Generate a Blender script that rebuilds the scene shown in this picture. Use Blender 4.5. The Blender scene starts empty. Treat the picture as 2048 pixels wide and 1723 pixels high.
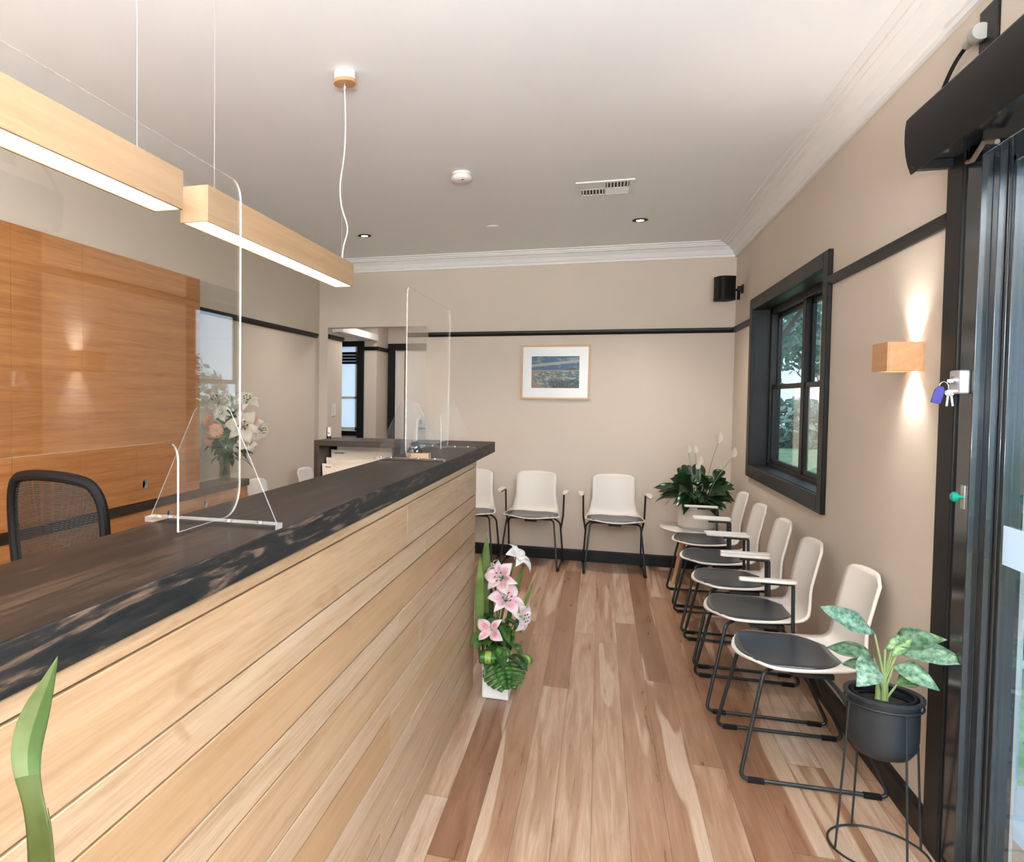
import bpy, math, random
from math import sin, cos, pi, radians as R_
from mathutils import Vector, Matrix
random.seed(7)
scn = bpy.context.scene
COL = scn.collection

# ------------------------------------------------------------------ camera
cam_d = bpy.data.cameras.new('camera')
cam = bpy.data.objects.new('camera', cam_d)
COL.objects.link(cam)
rt = Vector((0.95251612, 0.30432304, 0.0100262))
up = Vector((-0.0208545, 0.03235204, 0.99925894))
fw = Vector((-0.30377315, 0.95201934, -0.03716235))
M = Matrix.Identity(4)
for i in range(3):
    M[i][0] = rt[i]; M[i][1] = up[i]; M[i][2] = -fw[i]
M[0][3], M[1][3], M[2][3] = 0, 0, 1.43
cam.matrix_world = M
cam_d.sensor_fit = 'HORIZONTAL'; cam_d.sensor_width = 36
cam_d.lens = 1488.48 * 36 / 2048
cam_d.shift_x = (1024 - 724.98) / 2048
cam_d.shift_y = -(861.5 - 847.475) / 2048
cam_d.clip_start = .02; cam_d.clip_end = 200
scn.camera = cam

# ------------------------------------------------------------------ colour management, sky, daylight
scn.view_settings.view_transform = 'Standard'
scn.view_settings.look = 'None'
scn.view_settings.gamma = 1
scn.view_settings.use_curve_mapping = False
scn.view_settings.exposure = 1.38
w = bpy.data.worlds.new('sky'); scn.world = w; w.use_nodes = True
wn = w.node_tree.nodes; wl = w.node_tree.links
bg = wn['Background']
tc = wn.new('ShaderNodeTexCoord'); sep = wn.new('ShaderNodeSeparateXYZ')
rmp = wn.new('ShaderNodeValToRGB')
wl.new(tc.outputs['Generated'], sep.inputs[0]); wl.new(sep.outputs['Z'], rmp.inputs[0])
rmp.color_ramp.elements[0].position = .0; rmp.color_ramp.elements[0].color = (.66, .82, 1, 1)
rmp.color_ramp.elements[1].position = .6; rmp.color_ramp.elements[1].color = (.50, .72, 1, 1)
wl.new(rmp.outputs[0], bg.inputs[0]); bg.inputs[1].default_value = 1.15

YF0 = -2.4
def area(name, loc, rot, sx, sy, power, col, portal=False):
    l = bpy.data.lights.new(name, 'AREA'); l.shape = 'RECTANGLE'; l.size = sx; l.size_y = sy
    l.energy = power; l.color = col
    if portal: l.cycles.is_portal = True
    o = bpy.data.objects.new(name, l); o.location = loc; o.rotation_euler = rot; COL.objects.link(o)
    return o
# portals in the openings only guide the sky light
area('door_portal', (1.30, 1.3, 1.1), (0, pi/2, 0), 2.2, 2.9, 1, (1, 1, 1), True)
area('window_portal', (1.30, 5.06, 1.53), (0, pi/2, 0), 1.15, 1.85, 1, (1, 1, 1), True)
area('front_window_portal', (-.7, -2.32, 1.35), (pi/2, 0, 0), 3.0, 1.9, 1, (1, 1, 1), True)

# added unseen fills standing in for window daylight, front ceiling lamps and ceiling bounce
area('front_window_fill', (-.7, YF0+.12, 1.35), (-pi/2, 0, 0), 2.8, 1.8, 100, (.74, .88, 1))
area('front_ceiling_fill', (-.6, -1.0, 2.69), (0, 0, 0), 2.0, 1.2, 8, (1, .96, .92))
area('bounce_fill', (.25, -1.5, 1.45), (pi-R_(7), 0, 0), .9, .9, 235, (.90, .96, 1))
area('hallway_fill', (-1.95, 7.5, 2.40), (0, 0, 0), .3, .3, 3.5, (1, .97, .94))  # added fill to brighten the hallway, hidden above the header

# ------------------------------------------------------------------ materials
def principled(name, col=(.8, .8, .8), rough=.5, metal=0, spec=.5, coat=0, trans=0, emis=None, es=0):
    m = bpy.data.materials.new(name); m.use_nodes = True
    b = m.node_tree.nodes['Principled BSDF']
    b.inputs['Base Color'].default_value = (*col, 1)
    b.inputs['Roughness'].default_value = rough
    b.inputs['Metallic'].default_value = metal
    b.inputs['Specular IOR Level'].default_value = spec
    b.inputs['Coat Weight'].default_value = coat
    b.inputs['Transmission Weight'].default_value = trans
    if emis:
        b.inputs['Emission Color'].default_value = (*emis, 1); b.inputs['Emission Strength'].default_value = es
    return m

class NT:
    def __init__(s, m): s.m = m; s.t = m.node_tree; s.n = s.t.nodes; s.b = s.n.get('Principled BSDF')
    def new(s, typ, ins=None, **kw):
        n = s.n.new(typ)
        for k, v in kw.items(): setattr(n, k, v)
        for k, v in (ins or {}).items():
            if isinstance(v, bpy.types.NodeSocket): s.t.links.new(v, n.inputs[k])
            else: n.inputs[k].default_value = v
        return n
    def link(s, a, b): s.t.links.new(a, b)
    def ramp(s, fac, stops, interp='LINEAR'):
        n = s.n.new('ShaderNodeValToRGB'); s.link(fac, n.inputs[0]); cr = n.color_ramp; cr.interpolation = interp
        while len(cr.elements) < len(stops): cr.elements.new(.5)
        for e, (p, c) in zip(cr.elements, stops): e.position = p; e.color = (*c, 1) if len(c) == 3 else c
        return n.outputs[0]
    def math(s, op, a, b=0.0):
        n = s.n.new('ShaderNodeMath'); n.operation = op
        for i, v in enumerate((a, b)):
            if isinstance(v, bpy.types.NodeSocket): s.link(v, n.inputs[i])
            else: n.inputs[i].default_value = v
        return n.outputs[0]
    def mix(s, fac, a, b, blend='MIX'):
        n = s.n.new('ShaderNodeMix'); n.data_type = 'RGBA'; n.blend_type = blend
        for k, v in ((0, fac), (6, a), (7, b)):
            if isinstance(v, bpy.types.NodeSocket): s.link(v, n.inputs[k])
            else: n.inputs[k].default_value = v if k == 0 else (*v, 1)
        return n.outputs[2]
    def obj(s): return s.new('ShaderNodeTexCoord').outputs['Object']
    def noise(s, vec, scale, detail=3, rough=.5, out='Fac', dist=0):
        return s.new('ShaderNodeTexNoise', {'Vector': vec, 'Scale': scale, 'Detail': detail, 'Roughness': rough, 'Distortion': dist}).outputs[out]
    def scale(s, vec, sc):
        return s.new('ShaderNodeMapping', {'Vector': vec, 'Scale': sc}).outputs[0]
    def bump(s, h, st, d=.002):
        n = s.new('ShaderNodeBump', {'Height': h, 'Strength': st, 'Distance': d}); s.link(n.outputs[0], s.b.inputs['Normal'])

def paint(name, col, rough=.6, bump=.15, var=.03, scale=60):
    m = principled(name, col, rough); t = NT(m); o = t.obj()
    n = t.noise(o, 1.3, 2)
    a = tuple(c*(1-var) for c in col); b = tuple(min(1, c*(1+var)) for c in col)
    t.link(t.ramp(n, [(.3, a), (.7, b)]), t.b.inputs['Base Color'])
    t.bump(t.noise(o, scale*6, 2), bump, .0006)
    return m

def wood(name, cols, axis=1, rough=.4, freq=28, stretch=22, coat=0, fig=.0, usecol=False, rings=1.0, spec=.5, cpos=(.25, .5, .75), fine=.3, marks=0):
    """grain runs along `axis` of object space"""
    m = principled(name, cols[1], rough, coat=coat, spec=spec); t = NT(m); o = t.obj()
    sc = [1.0, 1.0, 1.0]; sc[axis] = 1.0/stretch
    if usecol:
        at = t.new('ShaderNodeAttribute', attribute_name='Col')
        sh = t.new('ShaderNodeVectorMath', {0: at.outputs['Color'], 1: (37, 11, 23)}, operation='MULTIPLY').outputs[0]
        o = t.new('ShaderNodeVectorMath', {0: o, 1: sh}, operation='ADD').outputs[0]
    v = t.scale(o, sc)
    n1 = t.noise(v, freq, 5, .6, dist=fig)
    n2 = t.noise(v, freq*5, 3, .7)
    f = t.math('ADD', t.math('MULTIPLY', n1, 1-fine), t.math('MULTIPLY', n2, fine))
    c = t.ramp(f, [(cpos[0], cols[0]), (cpos[1], cols[1]), (cpos[2], cols[2])])
    if usecol:
        tone = t.new('ShaderNodeSeparateColor', {0: at.outputs['Color']}).outputs[0]
        c = t.mix(t.math('MULTIPLY', tone, .9), c, t.ramp(f, [(.3, tuple(x*y for x, y in zip(cols[1], (.80, .66, .47)))), (.75, tuple(x*y for x, y in zip(cols[1], (.96, .84, .66))))]))
    if marks:
        mk = t.noise(t.scale(o, (1, .55, 1.6)), 9, 2, .5, dist=.8)
        c = t.mix(t.math('MULTIPLY', t.ramp(mk, [(.68, (0, 0, 0)), (.76, (1, 1, 1))]), marks), c, (.30, .17, .08))
    t.link(c, t.b.inputs['Base Color'])
    t.bump(n2, .12, .0005)
    return m

MAT = {}
MAT['wall'] = paint('wall_paint', (.66, .575, .485), .75)
MAT['ceil'] = paint('ceiling_paint', (.86, .87, .885), .8, .08, .01)
MAT['cornice'] = paint('cornice_paint', (.85, .84, .83), .6, .05, .01)
MAT['blacktrim'] = principled('black_satin_paint', (.006, .006, .0055), .42, spec=.25)
t = NT(MAT['blacktrim']); t.link(t.ramp(t.noise(t.scale(t.obj(), (1, 1, 1)), 40, 3), [(.3, (.006, .006, .0055)), (.7, (.011, .0105, .0095))]), t.b.inputs['Base Color'])
MAT['dooralu'] = principled('black_aluminium', (.014, .018, .021), .13, spec=1.0)
MAT['plastic_black'] = principled('black_plastic', (.005, .005, .0055), .5, spec=.22)
MAT['tube'] = principled('charcoal_powder_coat', (.020, .025, .026), .40, spec=.4)
MAT['white_pl'] = principled('white_plastic', (.78, .76, .73), .38)
MAT['plug_pl'] = principled('milky_plastic', (.42, .41, .37), .4)
MAT['shell'] = principled('white_chair_plastic', (.80, .75, .69), .42)
MAT['pad'] = principled('charcoal_seat_vinyl', (.018, .026, .036), .30, spec=.9)  # blue tint in the base colour stands in for window reflection
t = NT(MAT['pad']); t.bump(t.noise(t.obj(), 500, 2), .25, .0004)
MAT['chrome'] = principled('brushed_steel', (.62, .62, .62), .25, 1)
MAT['silver'] = principled('silver_paint', (.58, .60, .62), .35, .6)
MAT['cream_card'] = principled('cream_card', (.74, .62, .50), .7)
MAT['ink'] = principled('dark_ink', (.03, .03, .03), .6)
MAT['ceramic'] = paint('matte_ceramic', (.70, .63, .56), .55, .05, .03)
MAT['whitebox'] = principled('white_ceramic', (.82, .82, .82), .3)
MAT['darkpot'] = principled('dark_grey_metal', (.018, .022, .026), .5)
MAT['blue'] = principled('blue_plastic', (.025, .018, .22), .4)
MAT['greenknob'] = principled('green_plastic', (.0, .32, .22), .3)
MAT['brass'] = principled('steel_plate', (.5, .48, .44), .35, .8)
MAT['rubber'] = principled('black_rubber', (.006, .006, .006), .7, spec=.3)
MAT['cable'] = principled('white_cord', (.72, .68, .62), .6)
MAT['bundle'] = principled('brown_cable_sleeve', (.16, .13, .10), .7)
MAT['led'] = principled('led_diffuser', (1, .96, .9), .5, emis=(1, .95, .90), es=2.4)
MAT['bulb'] = principled('lamp_glow', (1, .9, .8), .5, emis=(1, .80, .62), es=14)
MAT['downglow'] = principled('downlight_glow', (1, .9, .8), .5, emis=(1, .90, .80), es=6)
MAT['soil'] = principled('potting_soil', (.02, .014, .01), .95)
t = NT(MAT['soil']); n = t.noise(t.obj(), 160, 4, .7); t.link(t.ramp(n, [(.4, (.006, .005, .004)), (.62, (.04, .028, .02)), (.75, (.22, .15, .1))]), t.b.inputs['Base Color']); t.bump(n, 1, .01)
MAT['granite'] = MAT['darkpot']
# mesh fabric of the office chair: woven net with gaps
m = principled('black_mesh_fabric', (.012, .012, .012), .7); MAT['mesh'] = m; t = NT(m)
sx = t.new('ShaderNodeSeparateXYZ', {0: t.scale(t.obj(), (900, 900, 900))})
g = t.math('MULTIPLY', t.math('SINE', sx.outputs[1]), t.math('SINE', sx.outputs[2]))
tr = t.new('ShaderNodeBsdfTransparent'); mx = t.new('ShaderNodeMixShader')
t.link(t.math('MULTIPLY', t.math('GREATER_THAN', g, -.3), .33), mx.inputs[0]); t.link(t.b.outputs[0], mx.inputs[1]); t.link(tr.outputs[0], mx.inputs[2])
t.link(mx.outputs[0], t.n['Material Output'].inputs[0])

def clear(name, tint, ior=1.45, gloss=1.0, rough=0.0, base=.04):
    m = bpy.data.materials.new(name); m.use_nodes = True; t = NT(m)
    tr = t.new('ShaderNodeBsdfTransparent', {0: (*tint, 1)})
    gl = t.new('ShaderNodeBsdfGlossy', {'Color': (gloss, gloss, gloss, 1), 'Roughness': rough})
    # reflectance from the angle of view, the same on both sides of a sheet
    lw = t.new('ShaderNodeLayerWeight', {0: .5})
    f = t.math('ADD', t.math('MULTIPLY', t.math('POWER', lw.outputs['Facing'], 4.0), .8), base)
    mx = t.new('ShaderNodeMixShader', {0: f}); t.link(tr.outputs[0], mx.inputs[1]); t.link(gl.outputs[0], mx.inputs[2])
    t.link(mx.outputs[0], t.n['Material Output'].inputs[0])
    return m
MAT['acrylic'] = clear('clear_acrylic', (.985, .985, .98))
MAT['acfin'] = clear('clear_acrylic_fin', (.985, .985, .98), base=.012)
MAT['glass'] = clear('window_glass', (.93, .97, .97))
MAT['vaseglass'] = clear('vase_glass', (.80, .84, .83))
m = bpy.data.materials.new('polished_acrylic_edge'); m.use_nodes = True; t = NT(m); MAT['acedge'] = m
t.b.inputs['Base Color'].default_value = (.80, .79, .77, 1); t.b.inputs['Roughness'].default_value = .12
tr = t.new('ShaderNodeBsdfTransparent'); mx = t.new('ShaderNodeMixShader', {0: .62}); t.link(t.b.outputs[0], mx.inputs[1]); t.link(tr.outputs[0], mx.inputs[2]); t.link(mx.outputs[0], t.n['Material Output'].inputs[0])
m = principled('frosted_film', (.80, .84, .88), .6); MAT['frost'] = m; t = NT(m)
tl = t.new('ShaderNodeBsdfTranslucent', {0: (.9, .95, 1, 1)}); mx = t.new('ShaderNodeMixShader', {0: .6}); t.link(t.b.outputs[0], mx.inputs[1]); t.link(tl.outputs[0], mx.inputs[2]); t.link(mx.outputs[0], t.n['Material Output'].inputs[0])

MAT['maple'] = wood('pale_ash_boards', [(.34, .215, .125), (.465, .325, .210), (.535, .40, .285)], 1, .42, 30, 24, usecol=True, fig=.6, cpos=(.36, .5, .64), fine=.4, marks=.45)
MAT['lampwood'] = wood('oak_veneer', [(.36, .22, .115), (.43, .27, .15), (.48, .32, .19)], 1, .5, 40, 30)
MAT['veneer'] = wood('warm_oak_veneer', [(.33, .115, .032), (.46, .190, .060), (.56, .26, .09)], 1, .38, 34, 26, fig=.3, cpos=(.33, .5, .67), fine=.4)
MAT['sconcewood'] = wood('sconce_oak', [(.42, .21, .09), (.53, .28, .13), (.60, .35, .18)], 1, .45, 40, 14)
MAT['framewood'] = wood('picture_frame_oak', [(.55, .34, .19), (.64, .41, .24), (.70, .48, .30)], 0, .5, 50, 20)
MAT['legwood'] = wood('beech_leg', [(.50, .28, .14), (.60, .36, .20), (.66, .42, .25)], 2, .5, 40, 20)
MAT['slabtop'] = wood('dark_stained_timber', [(.005, .0035, .0025), (.014, .008, .0055), (.055, .033, .020)], 1, .40, 30, 20, fig=1.2, spec=.16, cpos=(.34, .50, .66), fine=.45)
MAT['slabedge'] = wood('dark_stained_edge', [(.008, .010, .011), (.020, .019, .018), (.26, .165, .11)], 1, .5, 22, 9, fig=2.6, spec=.2, cpos=(.40, .54, .72))
MAT['darkframe'] = wood('dark_stained_shelf', [(.012, .007, .004), (.028, .016, .009), (.06, .034, .02)], 0, .35, 30, 16, fig=.8)

# floor boards: hardwood strips of mixed tone running away from the camera
m = principled('mixed_hardwood_floor', (.5, .3, .2), .30, spec=.45); MAT['floor'] = m; t = NT(m); o = t.obj()
s_ = t.new('ShaderNodeSeparateXYZ', {0: o}); X, Y = s_.outputs[0], s_.outputs[1]
xs = t.math('DIVIDE', X, .122); ix = t.math('FLOOR', xs); fx = t.math('FRACT', xs)
off = t.new('ShaderNodeTexWhiteNoise', {'W': ix}, noise_dimensions='1D').outputs['Value']
ys = t.math('ADD', t.math('DIVIDE', Y, 2.6), t.math('MULTIPLY', off, 7.3)); iy = t.math('FLOOR', ys); fy = t.math('FRACT', ys)
cb = t.new('ShaderNodeCombineXYZ', {0: ix, 1: iy, 2: 3.7})
wn2 = t.new('ShaderNodeTexWhiteNoise', {'Vector': cb.outputs[0]}, noise_dimensions='3D')
tone = wn2.outputs['Value']
tocol = t.new('ShaderNodeVectorMath', {0: wn2.outputs['Color'], 1: (31, 17, 9)}, operation='MULTIPLY').outputs[0]
pv = t.new('ShaderNodeVectorMath', {0: o, 1: tocol}, operation='ADD').outputs[0]
gv = t.scale(pv, (1, .07, 1))
g1 = t.noise(gv, 22, 5, .6, dist=.8); g2 = t.noise(t.scale(pv, (1, .03, 1)), 170, 3, .7)
wide = t.noise(t.scale(pv, (1, .05, 1)), 8, 2, .5, dist=.5)
base = t.ramp(tone, [(0, (.30, .155, .09)), (.15, (.38, .21, .125)), (.4, (.45, .27, .17)), (.62, (.51, .33, .22)), (.78, (.58, .41, .29)), (.90, (.66, .52, .40)), (1, (.70, .58, .47))])
dark = t.mix(1.0, base, (.70, .60, .53), 'MULTIPLY')
c = t.mix(t.ramp(g1, [(.38, (1, 1, 1)), (.62, (0, 0, 0))]), base, dark)
sap = t.ramp(wide, [(.615, (0, 0, 0)), (.64, (1, 1, 1))])
c = t.mix(t.math('MULTIPLY', sap, .75), c, (.63, .48, .35))
c = t.mix(t.math('MULTIPLY', t.ramp(g2, [(.45, (1, 1, 1)), (.62, (0, 0, 0))]), .22), c, (.20, .10, .055))
ex = t.math('MINIMUM', fx, t.math('SUBTRACT', 1.0, fx)); ey = t.math('MINIMUM', fy, t.math('SUBTRACT', 1.0, fy))
gap = t.math('MAXIMUM', t.math('LESS_THAN', ex, .012), t.math('LESS_THAN', ey, .0008))
c = t.mix(t.math('MULTIPLY', gap, .55), c, (.10, .05, .03))
t.link(c, t.b.inputs['Base Color'])
t.link(t.ramp(g1, [(.3, (.26, .26, .26)), (.7, (.40, .40, .40))]), t.b.inputs['Roughness'])
t.bump(g2, .08, .0004)

def leafmat(name, c1, c2, rough=.35, scale=14, vein=None, trans=.15):
    m = principled(name, c1, rough); t = NT(m)
    at = t.new('ShaderNodeAttribute', attribute_name='Col').outputs['Color']
    n = t.noise(t.obj(), scale, 4, .6)
    c = t.ramp(n, [(.35, c1), (.65, c2)])
    c = t.mix(1.0, c, at, 'MULTIPLY')
    t.link(c, t.b.inputs['Base Color'])
    tl = t.new('ShaderNodeBsdfTranslucent'); t.link(c, tl.inputs[0])
    mx = t.new('ShaderNodeMixShader', {0: trans}); t.link(t.b.outputs[0], mx.inputs[1]); t.link(tl.outputs[0], mx.inputs[2]); t.link(mx.outputs[0], t.n['Material Output'].inputs[0])
    return m
MAT['lilyleaf'] = leafmat('dark_green_leaf', (.010, .035, .014), (.028, .075, .028), .28)
MAT['green'] = leafmat('green_leaf', (.035, .10, .02), (.09, .20, .05), .35)
MAT['silverleaf'] = leafmat('silvery_green_leaf', (.05, .16, .09), (.36, .50, .40), .4, 60)
MAT['stem'] = leafmat('pale_stem', (.22, .34, .10), (.38, .48, .22), .4)
MAT['petal'] = leafmat('petal', (.86, .83, .80), (.92, .90, .88), .45, 30, trans=.3)
MAT['spathe'] = leafmat('cream_spathe', (.82, .76, .64), (.88, .82, .72), .45, 30, trans=.3)
MAT['blade'] = leafmat('sword_leaf', (.08, .13, .03), (.16, .24, .08), .4, 10)
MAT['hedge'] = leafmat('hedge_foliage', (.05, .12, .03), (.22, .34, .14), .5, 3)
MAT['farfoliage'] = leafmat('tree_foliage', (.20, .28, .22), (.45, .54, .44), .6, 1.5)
MAT['anther'] = principled('dark_anther', (.06, .012, .006), .8)
MAT['bark'] = paint('tree_bark', (.16, .12, .10), .9, .6, .3, 8)
MAT['galv'] = principled('galvanised_steel', (.52, .57, .62), .45, .35)
t = NT(MAT['galv']); t.link(t.ramp(t.noise(t.obj(), 14, 4, .65), [(.35, (.40, .46, .52)), (.65, (.64, .68, .72))]), t.b.inputs['Base Color'])
MAT['paving'] = paint('outside_paving', (.48, .48, .48), .8, .5, .15, 5)
MAT['grass'] = principled('lawn', (.3, .4, .2), .9)
t = NT(MAT['grass']); t.link(t.ramp(t.noise(t.obj(), 3, 5, .7), [(.35, (.22, .33, .12)), (.65, (.48, .56, .33))]), t.b.inputs['Base Color'])

# ------------------------------------------------------------------ mesh builder
class MB:
    def __init__(s): s.v = []; s.f = []; s.mi = []; s.c = []; s.sm = []
    def add(s, vs, fs, mi=0, col=(1, 1, 1), mat=None, smooth=False):
        b = len(s.v)
        if mat is not None: vs = [tuple(mat @ Vector(p)) for p in vs]
        s.v += [tuple(p) for p in vs]
        for k, f in enumerate(fs):
            s.f.append(tuple(b + i for i in f)); s.mi.append(mi if not isinstance(mi, list) else mi[k])
            s.c.append(col if not isinstance(col, list) else col[k]); s.sm.append(smooth)
        return s
    def box(s, x0, x1, y0, y1, z0, z1, mi=0, col=(1, 1, 1), mat=None):
        x0, x1 = min(x0, x1), max(x0, x1); y0, y1 = min(y0, y1), max(y0, y1); z0, z1 = min(z0, z1), max(z0, z1)
        v = [(x0, y0, z0), (x1, y0, z0), (x1, y1, z0), (x0, y1, z0), (x0, y0, z1), (x1, y0, z1), (x1, y1, z1), (x0, y1, z1)]
        return s.add(v, [(0, 3, 2, 1), (4, 5, 6, 7), (0, 1, 5, 4), (1, 2, 6, 5), (2, 3, 7, 6), (3, 0, 4, 7)], mi, col, mat)
    def tube(s, pts, r, n=10, mi=0, col=(1, 1, 1), mat=None, cap=True, closed=False):
        pts = [Vector(p) for p in pts]; rs = r if isinstance(r, (list, tuple)) else [r]*len(pts)
        vs, fs = [], []; prev = None; N = len(pts)
        for i, p in enumerate(pts):
            a = pts[i-1] if (i > 0 or closed) else p; b = pts[(i+1) % N] if (i < N-1 or closed) else p
            d = (b - a).normalized()
            if prev is None:
                u = d.orthogonal().normalized()
            else:
                u = (prev - d*prev.dot(d)); u = u.normalized() if u.length > 1e-6 else d.orthogonal().normalized()
            prev = u; w_ = d.cross(u)
            for k in range(n):
                a_ = 2*pi*k/n; vs.append(p + (u*cos(a_) + w_*sin(a_))*rs[i])
        for i in range(N if closed else N-1):
            j = (i+1) % N
            for k in range(n): fs.append((i*n+k, i*n+(k+1) % n, j*n+(k+1) % n, j*n+k))
        if cap and not closed: fs.append(tuple(range(n-1, -1, -1))); fs.append(tuple((N-1)*n+k for k in range(n)))
        return s.add(vs, fs, mi, col, mat, True)
    def lathe(s, prof, n=32, mi=0, col=(1, 1, 1), mat=None, cx=0, cy=0):
        vs, fs = [], []
        for r, z in prof:
            for k in range(n):
                a = 2*pi*k/n; vs.append((cx+r*cos(a), cy+r*sin(a), z))
        for i in range(len(prof)-1):
            for k in range(n): fs.append((i*n+k, i*n+(k+1) % n, (i+1)*n+(k+1) % n, (i+1)*n+k))
        if prof[0][0] > 1e-5: fs.append(tuple(range(n-1, -1, -1)))
        if prof[-1][0] > 1e-5: fs.append(tuple((len(prof)-1)*n+k for k in range(n)))
        return s.add(vs, fs, mi, col, mat, True)
    def prism(s, outline, axis, a, b, mi=0, mside=None, col=(1, 1, 1), mat=None, smooth=False):
        """outline: 2-D points in the two other axes (in order x,y,z without `axis`)"""
        def P(q, t_):
            q = list(q); q.insert(axis, t_); return tuple(q)
        n = len(outline); vs = [P(q, a) for q in outline] + [P(q, b) for q in outline]
        area2 = sum(outline[i][0]*outline[(i+1) % n][1]-outline[(i+1) % n][0]*outline[i][1] for i in range(n))
        fs = [tuple(range(n)), tuple(range(2*n-1, n-1, -1))] + [(i, i+n, (i+1) % n+n, (i+1) % n) for i in range(n)]
        ms = mi if mside is None else mside
        return s.add(vs, fs, [mi, mi] + [ms]*n, col, mat, smooth)
    def leaf(s, base, d, upv, L, W, droop=.3, fold=.25, seg=8, mi=0, col=(1, 1, 1), shape=(1, .8), wave=0, tipcol=None, midcol=None, twist=0):
        base = Vector(base); d = Vector(d).normalized(); upv = Vector(upv)
        side = d.cross(upv); side = side.normalized() if side.length > 1e-5 else d.orthogonal().normalized()
        nrm = side.cross(d).normalized(); vs = []; fs = []; cs = []
        ph = random.random()*6
        for i in range(seg+1):
            t_ = i/seg
            p = base + d*L*(t_ - .18*droop*t_*t_) - Vector((0, 0, 1))*(L*droop*t_*t_)
            wd = W*.5*max(0.0, sin(pi*min(1, t_**shape[0])))**shape[1]
            if i == 0: wd = max(wd, W*.04)
            s2 = side
            n2 = nrm
            if twist:
                q = Matrix.Rotation(twist*t_, 3, d); s2 = q @ side; n2 = q @ nrm
            wv = n2*(wave*W*sin(t_*14+ph))
            vs += [p - s2*wd + n2*wd*fold + wv, p - s2*wd*.5 + n2*wd*fold*.35, p, p + s2*wd*.5 + n2*wd*fold*.35, p + s2*wd + n2*wd*fold - wv]
        for i in range(seg):
            a = i*5
            for k in range(4):
                fs.append((a+k, a+k+1, a+k+6, a+k+5))
                c = col
                if tipcol is not None: 
                    f_ = i/(seg-1); c = tuple(col[j]*(1-f_)+tipcol[j]*f_ for j in range(3))
                if midcol is not None and k in (1, 2) and 0 < i < seg-2: c = midcol
                cs.append(c)
        return s.add(vs, fs, mi, cs, None, True)
    def build(s, name, mats, parent=None, bevel=0, seg=2, sharp=35, weld=False, solid=0, subd=0):
        me = bpy.data.meshes.new(name); me.from_pydata(s.v, [], s.f)
        mats = mats if isinstance(mats, (list, tuple)) else [mats]
        for m_ in mats: me.materials.append(MAT[m_] if isinstance(m_, str) else m_)
        me.polygons.foreach_set('material_index', s.mi)
        me.polygons.foreach_set('use_smooth', [True if bevel else x for x in s.sm])
        ca = me.color_attributes.new('Col', 'FLOAT_COLOR', 'CORNER'); buf = []
        for p, c in zip(me.polygons, s.c): buf += [c[0], c[1], c[2], 1.0]*p.loop_total
        ca.data.foreach_set('color', buf)
        me.validate(); me.update()
        import bmesh
        bm = bmesh.new(); bm.from_mesh(me)
        if weld: bmesh.ops.remove_doubles(bm, verts=bm.verts, dist=1e-5)
        if not any(len(f.verts) > 60 for f in bm.faces): pass
        bmesh.ops.recalc_face_normals(bm, faces=bm.faces); 
        bmesh.ops.triangulate(bm, faces=[f for f in bm.faces if len(f.verts) > 8 and any(True for _ in [0])])
        bm.to_mesh(me); bm.free()
        if any(s.sm) or bevel: me.set_sharp_from_angle(angle=R_(sharp))
        o = bpy.data.objects.new(name, me); COL.objects.link(o)
        if bevel:
            b = o.modifiers.new('bevel', 'BEVEL'); b.width = bevel; b.segments = seg; b.limit_method = 'ANGLE'; b.angle_limit = R_(40); b.harden_normals = False
        if subd:
            b = o.modifiers.new('sub', 'SUBSURF'); b.levels = subd; b.render_levels = subd
        if solid:
            b = o.modifiers.new('solid', 'SOLIDIFY'); b.thickness = solid; b.offset = 0
        if parent: o.parent = parent
        return o

def tag(o, label, cat, group=None, kind=None):
    o['label'] = label
    if cat: o['category'] = cat
    if group: o['group'] = group
    if kind: o['kind'] = kind
    return o
def struct(o, label=None):
    o['kind'] = 'structure'
    if label: o['label'] = label
    return o
def thing(name, loc, label, cat, group=None, rz=0):
    o = bpy.data.objects.new(name, None); o.empty_display_size = .05
    o.location = loc; o.rotation_euler.z = rz; COL.objects.link(o)
    return tag(o, label, cat, group)
def sroot(name, label=None):
    o = bpy.data.objects.new(name, None); o.empty_display_size = .05; COL.objects.link(o); return struct(o, label)
def copy_tree(o, parent=None):
    c = o.copy(); COL.objects.link(c); c.parent = parent
    for ch in list(o.children): copy_tree(ch, c)
    return c
def arc(c, r, a0, a1, n=6):
    return [(c[0]+r*cos(a0+(a1-a0)*i/n), c[1]+r*sin(a0+(a1-a0)*i/n)) for i in range(n+1)]
def bez(p0, p1, p2, p3, n=12):
    p0, p1, p2, p3 = map(Vector, (p0, p1, p2, p3)); out = []
    for i in range(n+1):
        t_ = i/n; out.append(p0*(1-t_)**3 + p1*3*t_*(1-t_)**2 + p2*3*t_*t_*(1-t_) + p3*t_**3)
    return out
def fillet(pts, r, n=5):
    """rounds the inner corners of a 3-D path"""
    pts = [Vector(p) for p in pts]; out = [pts[0]]
    for i in range(1, len(pts)-1):
        a, b, c = pts[i-1], pts[i], pts[i+1]
        u = (a-b); v = (c-b); k = min(r, u.length*.48, v.length*.48); p = b+u.normalized()*k; q = b+v.normalized()*k
        for j in range(n+1):
            t_ = j/n; out.append(p*(1-t_)**2 + b*2*t_*(1-t_) + q*t_*t_)
    out.append(pts[-1]); return out

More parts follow.
